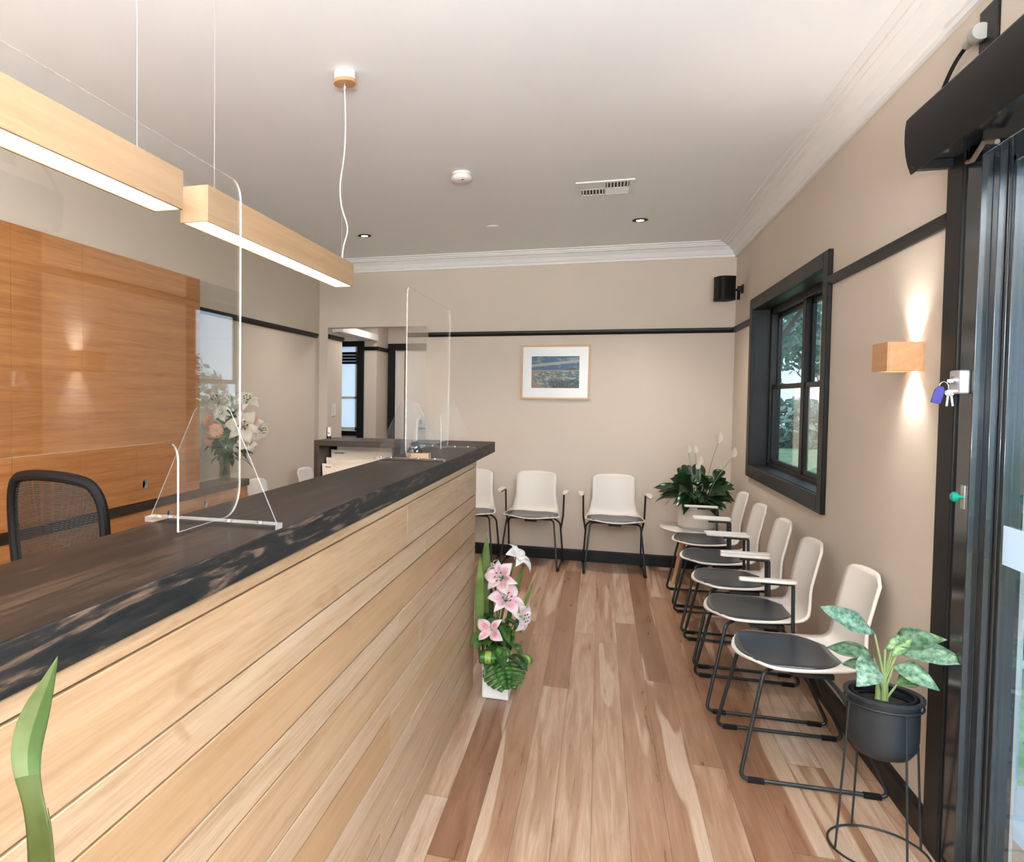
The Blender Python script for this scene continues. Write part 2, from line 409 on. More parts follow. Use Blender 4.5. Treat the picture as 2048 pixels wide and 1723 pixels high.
# ------------------------------------------------------------------ room shell
XR, XL, YB, ZC = 1.045, -2.62, 6.80, 2.72
YF = -2.4
struct(MB().box(-4.2, 1.32, YF-.1, 9.3, -.1, 0).build('floor', 'floor'))
struct(MB().box(XL-.1, 1.3, YF-.1, YB+.15, ZC, ZC+.1).build('ceiling', 'ceil'))
b = MB().box(-1.55, 1.3, YB, YB+.12, 0, ZC).box(-2.53, -1.55, YB, YB+.12, 2.09, ZC).box(-2.75, -2.53, YB, YB+.42, 0, ZC)
struct(b.build('wall_back', 'wall'))
# right wall with the window and door openings
WY0, WY1, WZ0, WZ1 = 4.17, 5.95, .965, 2.075
DY0, DY1, DZ = -.2, 2.70, 2.22
X2 = XR+.17
b = MB()
b.box(XR, X2, DY1, WY0, 0, ZC).box(XR, X2, WY1, YB, 0, ZC).box(XR, X2, WY0, WY1, 0, WZ0).box(XR, X2, WY0, WY1, WZ1, ZC)
b.box(XR, X2, DY0, DY1, DZ, ZC).box(XR, X2, YF, DY0, 0, ZC)
struct(b.build('wall_right', 'wall'))
struct(MB().box(XL-.1, XL, YF, YB, 0, ZC).build('wall_left', 'wall'))
b = MB().box(XL-.1, X2, YF-.1, YF, 0, .4).box(XL-.1, X2, YF-.1, YF, 2.3, ZC).box(XL-.1, -2.2, YF-.1, YF, .4, 2.3).box(.8, X2, YF-.1, YF, .4, 2.3)
struct(b.build('wall_front', 'wall'))
w3 = sroot('window_3')
b = MB().box(-2.2, .8, YF-.08, YF-.02, .4, .46).box(-2.2, .8, YF-.08, YF-.02, 2.24, 2.3)
for x in (-2.2, -.73, .74): b.box(x, x+.06, YF-.08, YF-.02, .46, 2.24)
b.build('window_frame', 'blacktrim', w3)
MB().box(-2.14, .74, YF-.052, YF-.048, .46, 2.24).build('pane', 'glass', w3)

# picture rail, baseboards, cornices
RZ0, RZ1 = 1.985, 2.027
def rail_prof(): return [(0, RZ0), (.012, RZ0), (.024, RZ0+.02), (.024, RZ1-.004), (.018, RZ1), (0, RZ1)]
def along_x(prof, x0, x1, ywall, sgn, mi=0):  # profile (offset from wall, z)
    return [(ywall+sgn*a, z) for a, z in prof]
struct(MB().prism([(YB-a, z) for a, z in rail_prof()], 0, -1.53, XR).build('trim_1', 'blacktrim'))
b = MB(); b.prism([(XR-a, z) for a, z in rail_prof()], 1, 2.81, 4.085).prism([(XR-a, z) for a, z in rail_prof()], 1, 6.045, YB)
struct(b.build('trim_2', 'blacktrim'))
struct(MB().prism([(XL+a, z) for a, z in rail_prof()], 1, 3.6, 6.72).build('trim_3', 'blacktrim'))
struct(MB().prism([(-2.53+a, z) for a, z in rail_prof()], 1, YB-.0, YB+.42).build('trim_4', 'blacktrim'))
bp = [(0, 0), (.018, 0), (.018, .085), (.012, .1), (0, .1)]
struct(MB().prism([(YB-a, z) for a, z in bp], 0, -1.55, XR).build('baseboard_back', 'blacktrim'))
struct(MB().prism([(XR-a, z) for a, z in bp], 1, 2.81, YB).build('baseboard_right', 'blacktrim'))
struct(MB().prism([(XL+a, z) for a, z in bp], 1, 4.86, YB).build('baseboard_left', 'blacktrim'))
cp = [(0, -.115), (.016, -.115), (.018, -.098), (.028, -.092), (.045, -.062), (.075, -.036), (.098, -.030), (.10, -.022), (.118, -.020), (.120, -.010), (.150, -.008), (.152, 0), (0, 0)]
struct(MB().prism([(YB-a, ZC+z) for a, z in cp], 0, XL, XR, smooth=False).build('trim_5', 'cornice'))
struct(MB().prism([(XR-a, ZC+z) for a, z in cp], 1, YF, YB).build('trim_6', 'cornice'))
struct(MB().prism([(XL+a, ZC+z) for a, z in cp], 1, YF, YB).build('trim_7', 'cornice'))

# hallway beyond the opening
b = MB().box(-4.2, -3.02, 8.15, 8.25, 0, 2.6).box(-3.02, -2.655, 8.15, 8.25, 0, .985).box(-3.02, -2.655, 8.15, 8.25, 2.0, 2.6).box(-2.655, -2.44, 8.15, 8.25, 0, 2.6).box(-2.54, -2.44, 8.25, 8.62, 0, 2.6)
struct(b.build('wall_hallway_window_side', 'wall'))
b = MB().box(-2.44, -2.34, 8.62, 8.72, 0, 2.6).box(-2.34, -1.3, 8.62, 8.72, 1.985, 2.6).box(-1.45, -.9, 8.62, 8.72, 0, 2.6)
b.box(-2.34, -1.45, 8.69, 8.72, 0, 1.985)  # added backing behind the door leaf, keeps sky light out of the gap
struct(b.build('wall_hallway_end', 'wall'))
struct(MB().box(-1.5, -1.4, YB+.12, 8.62, 0, 2.6).build('wall_hallway_right', 'wall'))
struct(MB().box(-4.2, -4.1, 7.2, 8.15, 0, 2.6).box(-4.2, -2.62, 7.12, 7.22, 0, 2.6).build('wall_hallway_left', 'wall'))
struct(MB().box(-4.2, -1.3, YB+.12, 8.8, 2.42, 2.5).build('ceiling_hallway', 'ceil'))
struct(MB().box(-2.56, -2.42, YB+.12, 8.15, 2.06, 2.13).build('trim_8', 'cornice'))
b = MB().prism([(8.15-a, z-.03) for a, z in rail_prof()], 0, -2.585, -2.44).prism([(-2.44+a, z-.03) for a, z in rail_prof()], 1, 8.13, 8.62)
struct(b.build('trim_9', 'blacktrim'))
w2 = sroot('window_2')
b = MB().box(-2.665, -2.585, 8.12, 8.15, 0.0, 2.06).box(-3.1, -2.665, 8.12, 8.15, 2.0, 2.06).box(-3.1, -2.665, 8.11, 8.16, .975, 1.03)
b.build('casing', 'blacktrim', w2, .003)
MB().box(-3.02, -2.665, 8.17, 8.20, 1.03, 1.07).box(-3.02, -2.665, 8.17, 8.20, 1.40, 1.425).box(-2.70, -2.665, 8.17, 8.20, 1.03, 2.0).build('sash', 'white_pl', w2)
MB().box(-3.02, -2.665, 8.183, 8.187, 1.03, 2.0).build('pane', 'frost', w2)
t1 = MB()
for k in range(4): t1.box(-3.02, -2.667, 8.125-.01*k, 8.150-.01*k+.012, 1.80+.035*k, 1.83+.035*k)
bl = t1.build('roman_blind', 'blacktrim', None, .004); tag(bl, 'black folded blind pulled up over the hallway window', 'blind')
d2 = sroot('door_2')
MB().box(-2.43, -2.34, 8.59, 8.62, 0, 2.06).box(-2.34, -1.4, 8.59, 8.62, 1.98, 2.06).build('casing', 'blacktrim', d2, .003)
MB().box(-2.338, -2.325, 8.60, 8.66, 0, 1.98).build('jamb_edge', 'white_pl', d2)
MB().box(-2.325, -2.235, 8.63, 8.67, 0, 1.98).build('jamb', 'ceramic', d2)
MB().box(-2.22, -1.5, 8.63, 8.67, .01, 1.975).build('leaf', 'white_pl', d2)
hb = MB().lathe([(.0, 0), (.024, 0), (.024, .006), (0, .006)], 20, mat=Matrix.Translation((-2.03, 8.63, 1.06)) @ Matrix.Rotation(pi/2, 4, 'X'))
hb.tube([(-2.03, 8.62, 1.06), (-2.03, 8.59, 1.06), (-1.94, 8.59, 1.06)], .008).box(-2.045, -2.015, 8.622, 8.63, 1.11, 1.16)
hb.build('handle', 'chrome', d2)

# ------------------------------------------------------------------ window_1 (right wall)
w1 = sroot('window_1', 'black framed double hung window in the right wall')
XC = XR-.022
b = MB()
OY0, OY1, OZ0, OZ1 = 4.085, 6.045, .88, 2.157
b.box(XC, XR, OY0, WY0, OZ0, OZ1).box(XC, XR, WY1, OY1, OZ0, OZ1).box(XC, XR, WY0, WY1, WZ1, OZ1).box(XC, XR, WY0, WY1, OZ0, WZ0)
b.build('casing', 'blacktrim', w1, .004)
XS = 1.15
b = MB().box(XR-.004, XS, WY0-.012, WY0+.002, WZ0, WZ1).box(XR-.004, XS, WY1-.002, WY1+.012, WZ0, WZ1).box(XR-.004, XS, WY0, WY1, WZ1-.002, WZ1+.012).box(XR-.004, XS+.05, WY0, WY1, WZ0-.012, WZ0+.004)
b.build('reveal', 'blacktrim', w1)
MY0, MY1 = 5.02, 5.09
b = MB().box(XS, XS+.035, MY0, MY1, WZ0, WZ1).box(XS-.01, XS+.06, WY1-.05, WY1, WZ0, WZ1).box(XS-.01, XS+.06, WY0, WY0+.05, WZ0, WZ1).box(XS-.01, XS+.06, WY0, WY1, WZ1-.04, WZ1).box(XS-.01, XS+.06, WY0, WY1, WZ0, WZ0+.025)
b.build('frame', 'blacktrim', w1, .003)
for (a, c_) in ((WY0+.05, MY0), (MY1, WY1-.05)):
    sb = MB()
    for z0, z1, xo in ((WZ0+.025, 1.54, .005), (1.51, WZ1-.04, .03)):
        x0, x1 = XS+xo, XS+xo+.022
        sb.box(x0, x1, a, a+.024, z0, z1).box(x0, x1, c_-.024, c_, z0, z1).box(x0, x1, a, c_, z0, z0+.03).box(x0, x1, a, c_, z1-.03, z1)
    s_o = sb.build('sash_pair', 'blacktrim', w1, .002)
    MB().box(XS+.014, XS+.018, a+.02, c_-.02, WZ0+.05, 1.52).box(XS+.039, XS+.043, a+.02, c_-.02, 1.53, WZ1-.06).build('pane', 'glass', s_o)
    ly = a+(c_-a)*.62
    MB().box(XS+.004, XS+.026, ly-.03, ly+.03, 1.54, 1.552).box(XS-.002, XS+.01, ly-.008, ly+.02, 1.545, 1.572).build('latch', 'chrome', s_o, .002)

# ------------------------------------------------------------------ door_1: glazed sliding entry in the right wall
d1 = sroot('door_1', 'black framed glazed sliding entrance door in the right wall')
b = MB().box(XR-.022, XR, 2.70, 2.81, 0, 2.30).box(XR-.022, XR, DY0-.1, 2.70, DZ, DZ+.1)
b.build('casing', 'blacktrim', d1, .004)
MB().box(1.03, 1.058, 2.60, 2.685, 0, DZ).box(1.03, 1.2, 2.685, 2.70, 0, DZ).build('jamb', 'dooralu', d1, .002)
MB().box(1.058, 1.078, 2.565, 2.60, 0, DZ).box(1.078, 1.13, 2.55, 2.60, 0, DZ).build('sidelight_stile', 'dooralu', d1, .002)
MB().box(1.083, 1.105, 2.535, 2.549, .0, 2.12).box(1.083, 1.105, .2, 2.549, 2.10, 2.20).box(1.083, 1.105, .2, 2.549, .0, .07).box(1.083, 1.105, .2, .26, 0, 2.2).build('leaf_frame', 'dooralu', d1, .002)
MB().box(1.03, 1.2, DY0, 2.70, 2.14, DZ).build('head_rail', 'dooralu', d1, .002)
MB().box(1.091, 1.097, .26, 2.535, .07, 2.10).build('glass_pane', 'glass', d1)
MB().box(1.0885, 1.0905, .26, 2.535, .975, 1.085).build('frosted_band', 'frost', d1)
MB().box(1.16, 1.2, DY0, .25, 0, .08).box(1.16, 1.2, DY0, -.14, 0, 2.14).build('fixed_frame', 'dooralu', d1)
MB().box(1.17, 1.176, -.14, .25, .08, 2.14).build('glass_pane', 'glass', d1)

# door operator
op = thing('door_operator', (XR, 1.5, 2.15), 'long black curved automatic door operator cover above the entrance', 'door operator')
prof = [(-.135, .178)] + [(-.135-.012*sin(pi*k/8), .178-.178*k/8+0.0) for k in range(1, 8)] + [(-.118, 0), (-.112, .004)]
prof = [(-.128, .182), (-.137, .17), (-.140, .14), (-.140, .10), (-.136, .06), (-.130, .03), (-.120, 0), (-.116, .002), (-.126, .035), (-.132, .10), (-.131, .15), (-.12, .175), (0, .178), (0, .186), (-.118, .186)]
o_ = MB().prism([(x, z) for x, z in prof], 1, -1.6, 1.31, smooth=True).build('cover', 'plastic_black', op, sharp=25)
MB().box(-.128, -.003, 1.27, 1.30, .006, .17).build('end_cap', 'plastic_black', op, .004)
MB().box(-.09, -.004, -1.55, 1.25, .03, .16).build('drive_rail', 'dooralu', op, .004)
cb_ = MB().tube([(-.03, .98, -.01), (-.035, 1.04, .01), (-.03, 1.12, -.018), (-.02, 1.18, -.006)], .007, 10).build('cable_bundle', 'bundle', op)
# power outlet with plug
po = thing('power_outlet', (XR, 2.60, 2.51), 'black wall outlet with clear white plug above the door operator', 'outlet')
MB().box(-.008, 0, -.04, .07, -.09, .06).build('mounting_plate', 'blacktrim', po, .003)
MB().lathe([(0, .0), (.024, .0), (.026, .03), (.02, .045), (.014, .05), (.013, .095), (0, .1)], 20, mat=Matrix.Translation((-.02, .02, -.01)) @ Matrix.Rotation(-pi/2, 4, 'X')).build('plug', 'plug_pl', po)
MB().tube(bez((-.02, .10, -.012), (-.02, .24, -.02), (-.02, .33, -.12), (-.03, .33, -.22), 16), .006, 8).build('lead', 'plastic_black', po)

# lock box with keys, green release knob
lk = thing('door_lock', (1.03, 2.65, 1.49), 'silver lock box with a key in it on the black door post', 'lock')
MB().box(-.028, 0, -.035, .035, -.035, .035).build('lock_body', 'silver', lk, .006, 3)
MB().lathe([(0, 0), (.013, 0), (.013, .008), (0, .008)], 20, mat=Matrix.Translation((-.005, .035, .0)) @ Matrix.Rotation(-pi/2, 4, 'X')).build('side_cap', 'chrome', lk)
MB().lathe([(0, 0), (.012, 0), (.012, .006), (0, .006)], 20, mat=Matrix.Translation((-.028, 0, .005)) @ Matrix.Rotation(-pi/2, 4, 'Y')).build('key_barrel', 'chrome', lk)
ky = thing('key_bunch', (.985, 2.65, 1.49), 'bunch of keys with dark blue tag hanging from the lock', 'keys')
MB().box(-.0, .018, -.001, .001, -.001, .008).tube([(.012*cos(a*pi/8)-.008, .0, -.016+.017*sin(a*pi/8)) for a in range(16)], .0013, 6, closed=True).build('key_ring', 'chrome', ky)
for k, (dx, an) in enumerate(((0.004, .08), (.012, -.15))):
    mt = Matrix.Translation((dx, .001+.004*k, -.032)) @ Matrix.Rotation(an, 4, 'Y')
    MB().lathe([(0, -.001), (.009, -.001), (.009, .001), (0, .001)], 14, mat=mt @ Matrix.Rotation(pi/2, 4, 'X')).box(-.0025, .0025, -.001, .001, -.04, -.006, mat=mt).build('key', 'chrome', ky)
mt = Matrix.Translation((-.022, -.002, -.038)) @ Matrix.Rotation(.25, 4, 'Y')
MB().prism([(-.013, -.026), (.013, -.026), (.013, .014), (.006, .026), (-.006, .026), (-.013, .014)], 1, -.003, .003, mat=mt).build('tag', 'blue', ky, .0015)
gk = thing('release_button', (1.03, 2.63, 1.15), 'green mushroom release button on a steel plate on the door post', 'button')
MB().box(-.004, 0, -.012, .012, -.035, .035).build('plate', 'brass', gk, .001)
MB().lathe([(0, 0), (.006, 0), (.006, .012), (.014, .014), (.015, .022), (.010, .028), (0, .029)], 20, mat=Matrix.Translation((-.004, 0, 0)) @ Matrix.Rotation(-pi/2, 4, 'Y')).build('knob', 'greenknob', gk)

# ------------------------------------------------------------------ counter
XF, XP, XBK = -.565, -.572, -.83
CY0, CYS, CYP = -.8, 4.255, 3.62
cnt = thing('reception_counter', (XP, 1.5, 0), 'long reception counter faced with pale horizontal timber boards', 'counter')
zs = [1.119, 1.092, .957, .886, .771, .698, .566, .49, .375, .305, .185, .11, 0.0]
b = MB(); tones = [.35, .55, .15, .8, .05, .55, .2, .9, .05, .35, .1, .25]
for k in range(len(zs)-1):
    # each course in two or three lengths of board with its own tone
    cuts = [CY0, .2 + 1.1*((k*37 % 10)/10), 2.0+.9*((k*53 % 10)/10), 3.1+.35*((k*71 % 10)/10), CYP]
    cuts = [c for i, c in enumerate(cuts) if i in (0, 4) or (k % 3 != 0 and i == 2) or (k % 2 == 1 and i == 3)]
    for j in range(len(cuts)-1):
        tn = min(1, max(0, tones[k] + (.28*j if tones[k] < .5 else -.3*j) + random.uniform(-.1, .1)))
        b.box(XP-.018, XP, cuts[j]+.0004-1.5, cuts[j+1]-.0004-1.5, zs[k+1]+.0025, zs[k]-.0015, col=(tn, random.random(), random.random()))
b.v = [(x-XP, y, z) for x, y, z in b.v]
b.build('front_boards', 'maple', cnt, .0012, 1)
c2 = MB().box(-.24, -.0185, CY0-1.5, CYP-1.5-.002, 0.0, 1.118)
c2.build('carcass', 'lampwood', cnt)
endb = MB()
for k in range(len(zs)-1): endb.box(-.24, -.0, CYP-1.5, CYP-1.5+.015, zs[k+1]+.002, zs[k]-.0015, col=(min(1, tones[k]+.2), random.random(), .5))
endb.build('end_boards', 'maple', cnt, .0012, 1)
slab = MB().box(XBK, XF, CY0, CYS, 1.121, 1.18)
slab.mi = [0]*6; slab.mi[3] = 1; slab.mi[2] = 1; slab.mi[4] = 1
so = slab.build('counter_slab', ['slabtop', 'slabedge'], None, .003, 2)
tag(so, 'long dark stained timber top lying on the reception counter', 'countertop')
# fix material index by normal (recalc may reorder)
for p in so.data.polygons: p.material_index = 0 if abs(p.normal.z) > .5 else 1

# return shelf with open pigeon hole
rs = thing('return_shelf', (-1.18, 3.9, 0), 'dark timber return shelf unit at the far end of the counter', 'shelf')
MB().box(-.35, .35, 0, .355, 1.15, 1.18).build('shelf_top', 'darkframe', rs, .002)
MB().box(-.35, -.32, 0, .355, 0, 1.15).build('side_panel', 'darkframe', rs, .002)
MB().box(.10, .34, 0.02, .34, 0, 1.15).build('side_cabinet', 'darkframe', rs, .002)
MB().box(-.32, .10, .335, .35, 0, 1.15).build('back_panel', 'darkframe', rs)
MB().box(-.32, .10, 0.0, .335, .72, .75).build('inner_shelf', 'darkframe', rs, .002)

# folders standing in the pigeon hole: (x0,x1,y,ztop,tilt,label)
fold = [(-1.478, -1.125, 4.14, 1.148, 'cream card folder standing at the back of the open shelf, nearly touching its top', 0),
        (-1.493, -1.10, 4.08, 1.118, 'cream card folder with dark lettering on its tab, second from the back', 1),
        (-1.493, -1.13, 4.00, 1.078, 'plain cream card folder third from the back of the open shelf', 0),
        (-1.495, -1.12, 3.94, 1.048, 'frontmost cream card folder with short dark lettering on its corner', 2)]
for i, (x0, x1, y, zt, lab, txt) in enumerate(fold):
    f = thing('document_folder', ((x0+x1)/2, y, zt-.27), lab, 'folder', 'card folders in the open shelf of the return')
    w2_ = (x1-x0)/2
    xc = -.02
    out = [(-w2_+.012, 0), (w2_-.012, 0), (w2_, .27), (xc+.11, .27), (xc+.085, .25), (xc+.06, .245), (xc-.06, .245), (xc-.085, .25), (xc-.11, .27), (-w2_, .27)]
    if i == 0: out = [(-w2_+.012, 0), (w2_-.012, 0), (w2_, .27), (-w2_, .27)]
    MB().prism(out, 1, 0, .003).build('front_flap', 'cream_card', f)
    MB().prism([(-w2_+.012, 0), (w2_-.012, 0), (w2_-.004, .268), (-w2_+.004, .268)], 1, .012, .016).build('back_flap', 'cream_card', f)
    if i:
        MB().box(-w2_+.02, w2_-.02, .005, .011, .004, .262).build('papers', 'cream_card', f)
    if txt:
        lb = MB(); x = -w2_+.022
        for k in range(10 if txt == 1 else 5):
            lb.box(x, x+.0045, -.0006, .0, .247, .247+random.choice((.006, .0075, .006))); x += .0062
        lb.build('lettering', 'ink', f)

# small white terminal on the return
hs = thing('card_terminal', (-1.52, 4.12, 1.18), 'small white terminal standing on dark feet on the return shelf', 'terminal')
MB().box(-.011, .011, -.008, .008, .012, .066).build('body', 'white_pl', hs, .003)
MB().box(-.014, -.009, -.01, .01, 0, .066).build('backing', 'plastic_black', hs, .001)
MB().box(-.012, -.006, -.009, .009, 0, .014).box(.004, .010, -.009, .009, 0, .014).build('foot', 'plastic_black', hs)
MB().box(-.004, .004, -.0095, -.008, .028, .034).build('button', 'plastic_black', hs)

# card holder
ch = thing('card_holder', (-.675, 2.90, 1.18), 'small pale wooden block card holder between the acrylic feet', 'card holder')
MB().box(-.04, .032, -.02, .0, 0, .026).box(-.04, .032, .006, .026, 0, .026).box(-.04, .032, -.02, .026, 0, .008).build('block', 'lampwood', ch, .0015)
mt = Matrix.Translation((-.682, 2.902, 1.189)) @ Matrix.Rotation(-.30, 4, 'Y') @ Matrix.Rotation(-.25, 4, 'X')
cd = thing('business_card', (-.682, 2.902, 1.189), 'black card with white lettering leaning in the wooden holder', 'card')
mt = Matrix.Rotation(-.45, 4, 'Y') @ Matrix.Rotation(-.10, 4, 'X')
MB().box(-.016, .016, .0, .0012, 0, .066, mat=mt).build('card_sheet', 'plastic_black', cd)
lt = MB()
for zz, n_ in ((.040, 4), (.024, 3)):
    for k in range(n_): lt.box(-.006+.0032*k, -.0042+.0032*k, -.0006, 0, zz, zz+.006, mat=mt)
lt.build('lettering', 'white_pl', cd)
MB().box(-.019, -.016, 0, .0012, 0, .066, mat=mt).build('card_edge', 'lampwood', cd)

# ------------------------------------------------------------------ acrylic screens
def screen(y0, y1, ztop, c0, c1, zc, feet, label):
    s = thing('acrylic_screen', (-.708, (y0+y1)/2, 1.18), label, 'sneeze screen', 'clear acrylic screens on the counter')
    yo = (y0+y1)/2; zb = .006; zt = ztop-1.18; r1 = .035; r2 = .06; rc = .035
    a0, a1, q0, q1, zc = y0-yo, y1-yo, c0-yo, c1-yo, zc-1.18
    o = arc((a1-r2, zb+r2), r2, -pi/2, 0) + arc((a1-r1, zt-r1), r1, 0, pi/2) + arc((a0+r1, zt-r1), r1, pi/2, pi) + arc((a0+r2, zb+r2), r2, pi, 1.5*pi)
    o += [(q0, zb)] + arc((q0+rc, zc-rc), rc, pi, pi/2) + arc((q1-rc, zc-rc), rc, pi/2, 0) + [(q1, zb)]
    MB().prism(o, 0, -.0022, .0022, 0, 1).build('sheet', ['acrylic', 'acedge'], s)
    for fy in feet:
        y = fy-yo; r = .02
        P = [(-.135, .012), (.132, .012), (.03, .228), (-.03, .228)]
        o2 = [(-.135, .012), (.135, .012)] + arc((.022, .208), .02, .35, pi/2) + arc((-.022, .208), .02, pi/2, pi-.35)
        MB().prism(o2, 1, y-.0022, y+.0022, 0, 1).build('support_fin', ['acfin', 'acedge'], s)
        MB().prism([(-.14, 0), (.14, 0), (.14, .010), (-.14, .010)], 1, y-.016, y+.016, 0, 1).build('foot_bar', ['acrylic', 'acedge'], s, 0)
        for dx in (-.11, -.07, .04, .105):
            MB().lathe([(0, .010), (.006, .010), (.006, .014), (0, .015)], 12, cx=dx, cy=y-.009).build('fixing_screw', 'chrome', s)
    return s
screen(.10, 1.386, 1.861, .32, 1.15, 1.348, (.21, 1.272), 'large clear acrylic screen on the near part of the counter')
screen(2.765, 3.612, 1.852, 2.95, 3.43, 1.344, (2.82, 3.575), 'clear acrylic screen on the far end of the counter with the card holder beside it')

# ------------------------------------------------------------------ office chair behind the counter
oc = thing('office_chair', (-1.575, 2.1, 0), 'black mesh-backed office chair behind the counter', 'office chair', rz=R_(-8))
def roundrect_path(w0, w1, z0, z1, r=.09, n=6, bow=.03):
    """rounded frame in the XZ plane: width w0 at the bottom, w1 at top"""
    pts = fillet([(-w0, 0, z0), (-w1, 0, z1), (w1, 0, z1), (w0, 0, z0), (-w0, 0, z0)], r, n)[1:-1]
    return pts
lp = []
for (x, z) in [(-.13, .66), (-.175, .80), (-.195, .95), (-.195, 1.08), (-.165, 1.15), (-.10, 1.172), (0, 1.178), (.10, 1.172), (.165, 1.15), (.195, 1.08), (.195, .95), (.175, .80), (.13, .66), (.06, .63), (-.06, .63)]:
    lp.append((x, -.20-.03*((z-.6)/.5)+.03*(x/.2)**2, z))
n_ = len(lp); sm = []
for i in range(n_):
    p0, p1, p2, p3 = (Vector(lp[(i+k) % n_]) for k in (-1, 0, 1, 2))
    for j in range(4):
        t_ = j/4; sm.append(.5*((2*p1)+(p2-p0)*t_+(2*p0-5*p1+4*p2-p3)*t_*t_+(3*p1-p0-3*p2+p3)*t_**3))
MB().tube(sm, .017, 10, closed=True).build('back_frame', 'plastic_black', oc)
vs = [tuple(p) for p in sm]; cx_ = sum(v[0] for v in vs)/len(vs); cz_ = sum(v[2] for v in vs)/len(vs)
MB().add(vs+[(cx_, -.235, cz_)], [(i, (i+1) % len(vs), len(vs)) for i in range(len(vs))]).build('mesh_panel', 'mesh', oc)
b = MB().tube(bez((-.16, -.225, .83), (-.06, -.27, .80), (.06, -.27, .80), (.16, -.225, .83)), .022, 8).tube([(0, -.26, .81), (0, -.27, .60), (0, -.16, .45)], .02, 8)
b.tube([(-.12, -.22, .70), (0, -.265, .80), (.12, -.22, .70)], .014, 8)
b.build('lumbar_support', 'plastic_black', oc)
MB().prism(arc((.17, .17), .06, 0, pi/2)+arc((-.17, .17), .06, pi/2, pi)+arc((-.17, -.15), .06, pi, 1.5*pi)+arc((.17, -.15), .06, 1.5*pi, 2*pi), 2, .44, .50).build('seat', 'plastic_black', oc, .02, 3)
MB().lathe([(.03, .2), (.03, .44)], 16).build('gas_lift', 'chrome', oc)
b = MB()
for k in range(5):
    a = 2*pi*k/5; b.tube([(0, 0, .2), (.27*cos(a), .27*sin(a), .09)], [.03, .018], 8)
b.build('star_base', 'plastic_black', oc)
for k in range(5):
    a = 2*pi*k/5; MB().lathe([(0, -.012), (.03, -.012), (.03, .012), (0, .012)], 16, mat=Matrix.Translation((.27*cos(a), .27*sin(a), .03)) @ Matrix.Rotation(pi/2, 4, 'X')).build('castor', 'rubber', oc)
    MB().box(.27*cos(a)-.008, .27*cos(a)+.008, .27*sin(a)-.008, .27*sin(a)+.008, .03, .1).build('castor_stem', 'plastic_black', oc)

# ------------------------------------------------------------------ cabinets on the left
CX = -2.42
cab = thing('upper_cabinet', (XL, 3.4, 0), 'tall oak veneer cupboard bank standing on the dark bench behind the counter', 'cabinet')
bcab = thing('base_cabinet', (XL, 3.4, 0), 'low oak veneer cupboards under the dark bench behind the counter', 'cabinet')
seams = [1.2, 1.9, 2.60, 3.065, 3.51, 4.186]
D = CX-XL
MB().box(.001, D-.02, 1.2-3.4, 4.186-3.4, .828, 2.155).build('carcass', 'veneer', cab)
MB().box(.001, D-.03, 1.2-3.4, 4.86-3.4, .0, .780).build('carcass', 'veneer', bcab)
def hole_panel(y0, y1, z0, z1, hy=None, hz=None, r=.026):
    b = MB()
    if hy is None: return b.box(D-.02, D, y0-3.4+.0015, y1-3.4-.0015, z0, z1)
    a0, a1 = y0-3.4+.0015, y1-3.4-.0015; hy -= 3.4
    n = 24; ring = [(hy+r*cos(2*pi*k/n), hz+r*sin(2*pi*k/n)) for k in range(n)]
    def edge(a):
        dx, dz = cos(a), sin(a); t1 = ((a1-hy)/dx if dx > 1e-6 else (a0-hy)/dx if dx < -1e-6 else 1e9); t2 = ((z1-hz)/dz if dz > 1e-6 else (z0-hz)/dz if dz < -1e-6 else 1e9)
        t_ = min(t1, t2); return (hy+dx*t_, hz+dz*t_)
    angs = sorted(set([2*pi*k/n for k in range(n)]))
    outr = [edge(a) for a in angs]
    # insert the four corners by snapping the nearest rim points
    for cyy, czz in ((a0, z0), (a0, z1), (a1, z0), (a1, z1)):
        i = min(range(n), key=lambda q: (outr[q][0]-cyy)**2+(outr[q][1]-czz)**2); outr[i] = (cyy, czz)
    vs = [(D, y, z) for y, z in ring]+[(D, y, z) for y, z in outr]+[(D-.02, y, z) for y, z in ring]
    fs = [(i, (i+1) % n, n+(i+1) % n, n+i) for i in range(n)]
    fi = [(i, (i+1) % n, 2*n+(i+1) % n, 2*n+i) for i in range(n)]
    b.add(vs, fs+fi, [0]*n+[1]*n)
    b.box(D-.0005-.02, D-.02, hy-r*1.2, hy+r*1.2, hz-r*1.2, hz+r*1.2, 2)
    return b
for i in range(5):
    y0, y1 = seams[i], seams[i+1]
    h = (3.59, .925) if i == 4 else None
    hole_panel(y0, y1, .831, 2.157, *(h or ())).build('upper_door', ['veneer', 'silver', 'rubber'], cab)
low = [1.2, 1.9, 2.60, 3.065, 3.51, 4.20, 4.86]; hl = {4: (3.84, .722), 5: (4.27, .728)}
for i in range(6):
    hole_panel(low[i], low[i+1], .1, .779, *(hl.get(i) or ())).build('lower_door', ['veneer', 'silver', 'rubber'], bcab)
MB().box(.001, D-.06, 1.2-3.4, 4.86-3.4, 0, .1).build('plinth', 'rubber', bcab)
bt = MB().box(XL+.001, CX+.012, 1.2, 4.87, .7805, .8275).build('bench_top', 'darkframe', None, .002)
tag(bt, 'long narrow dark timber bench top between the oak cupboards, carrying the vase', 'bench top')

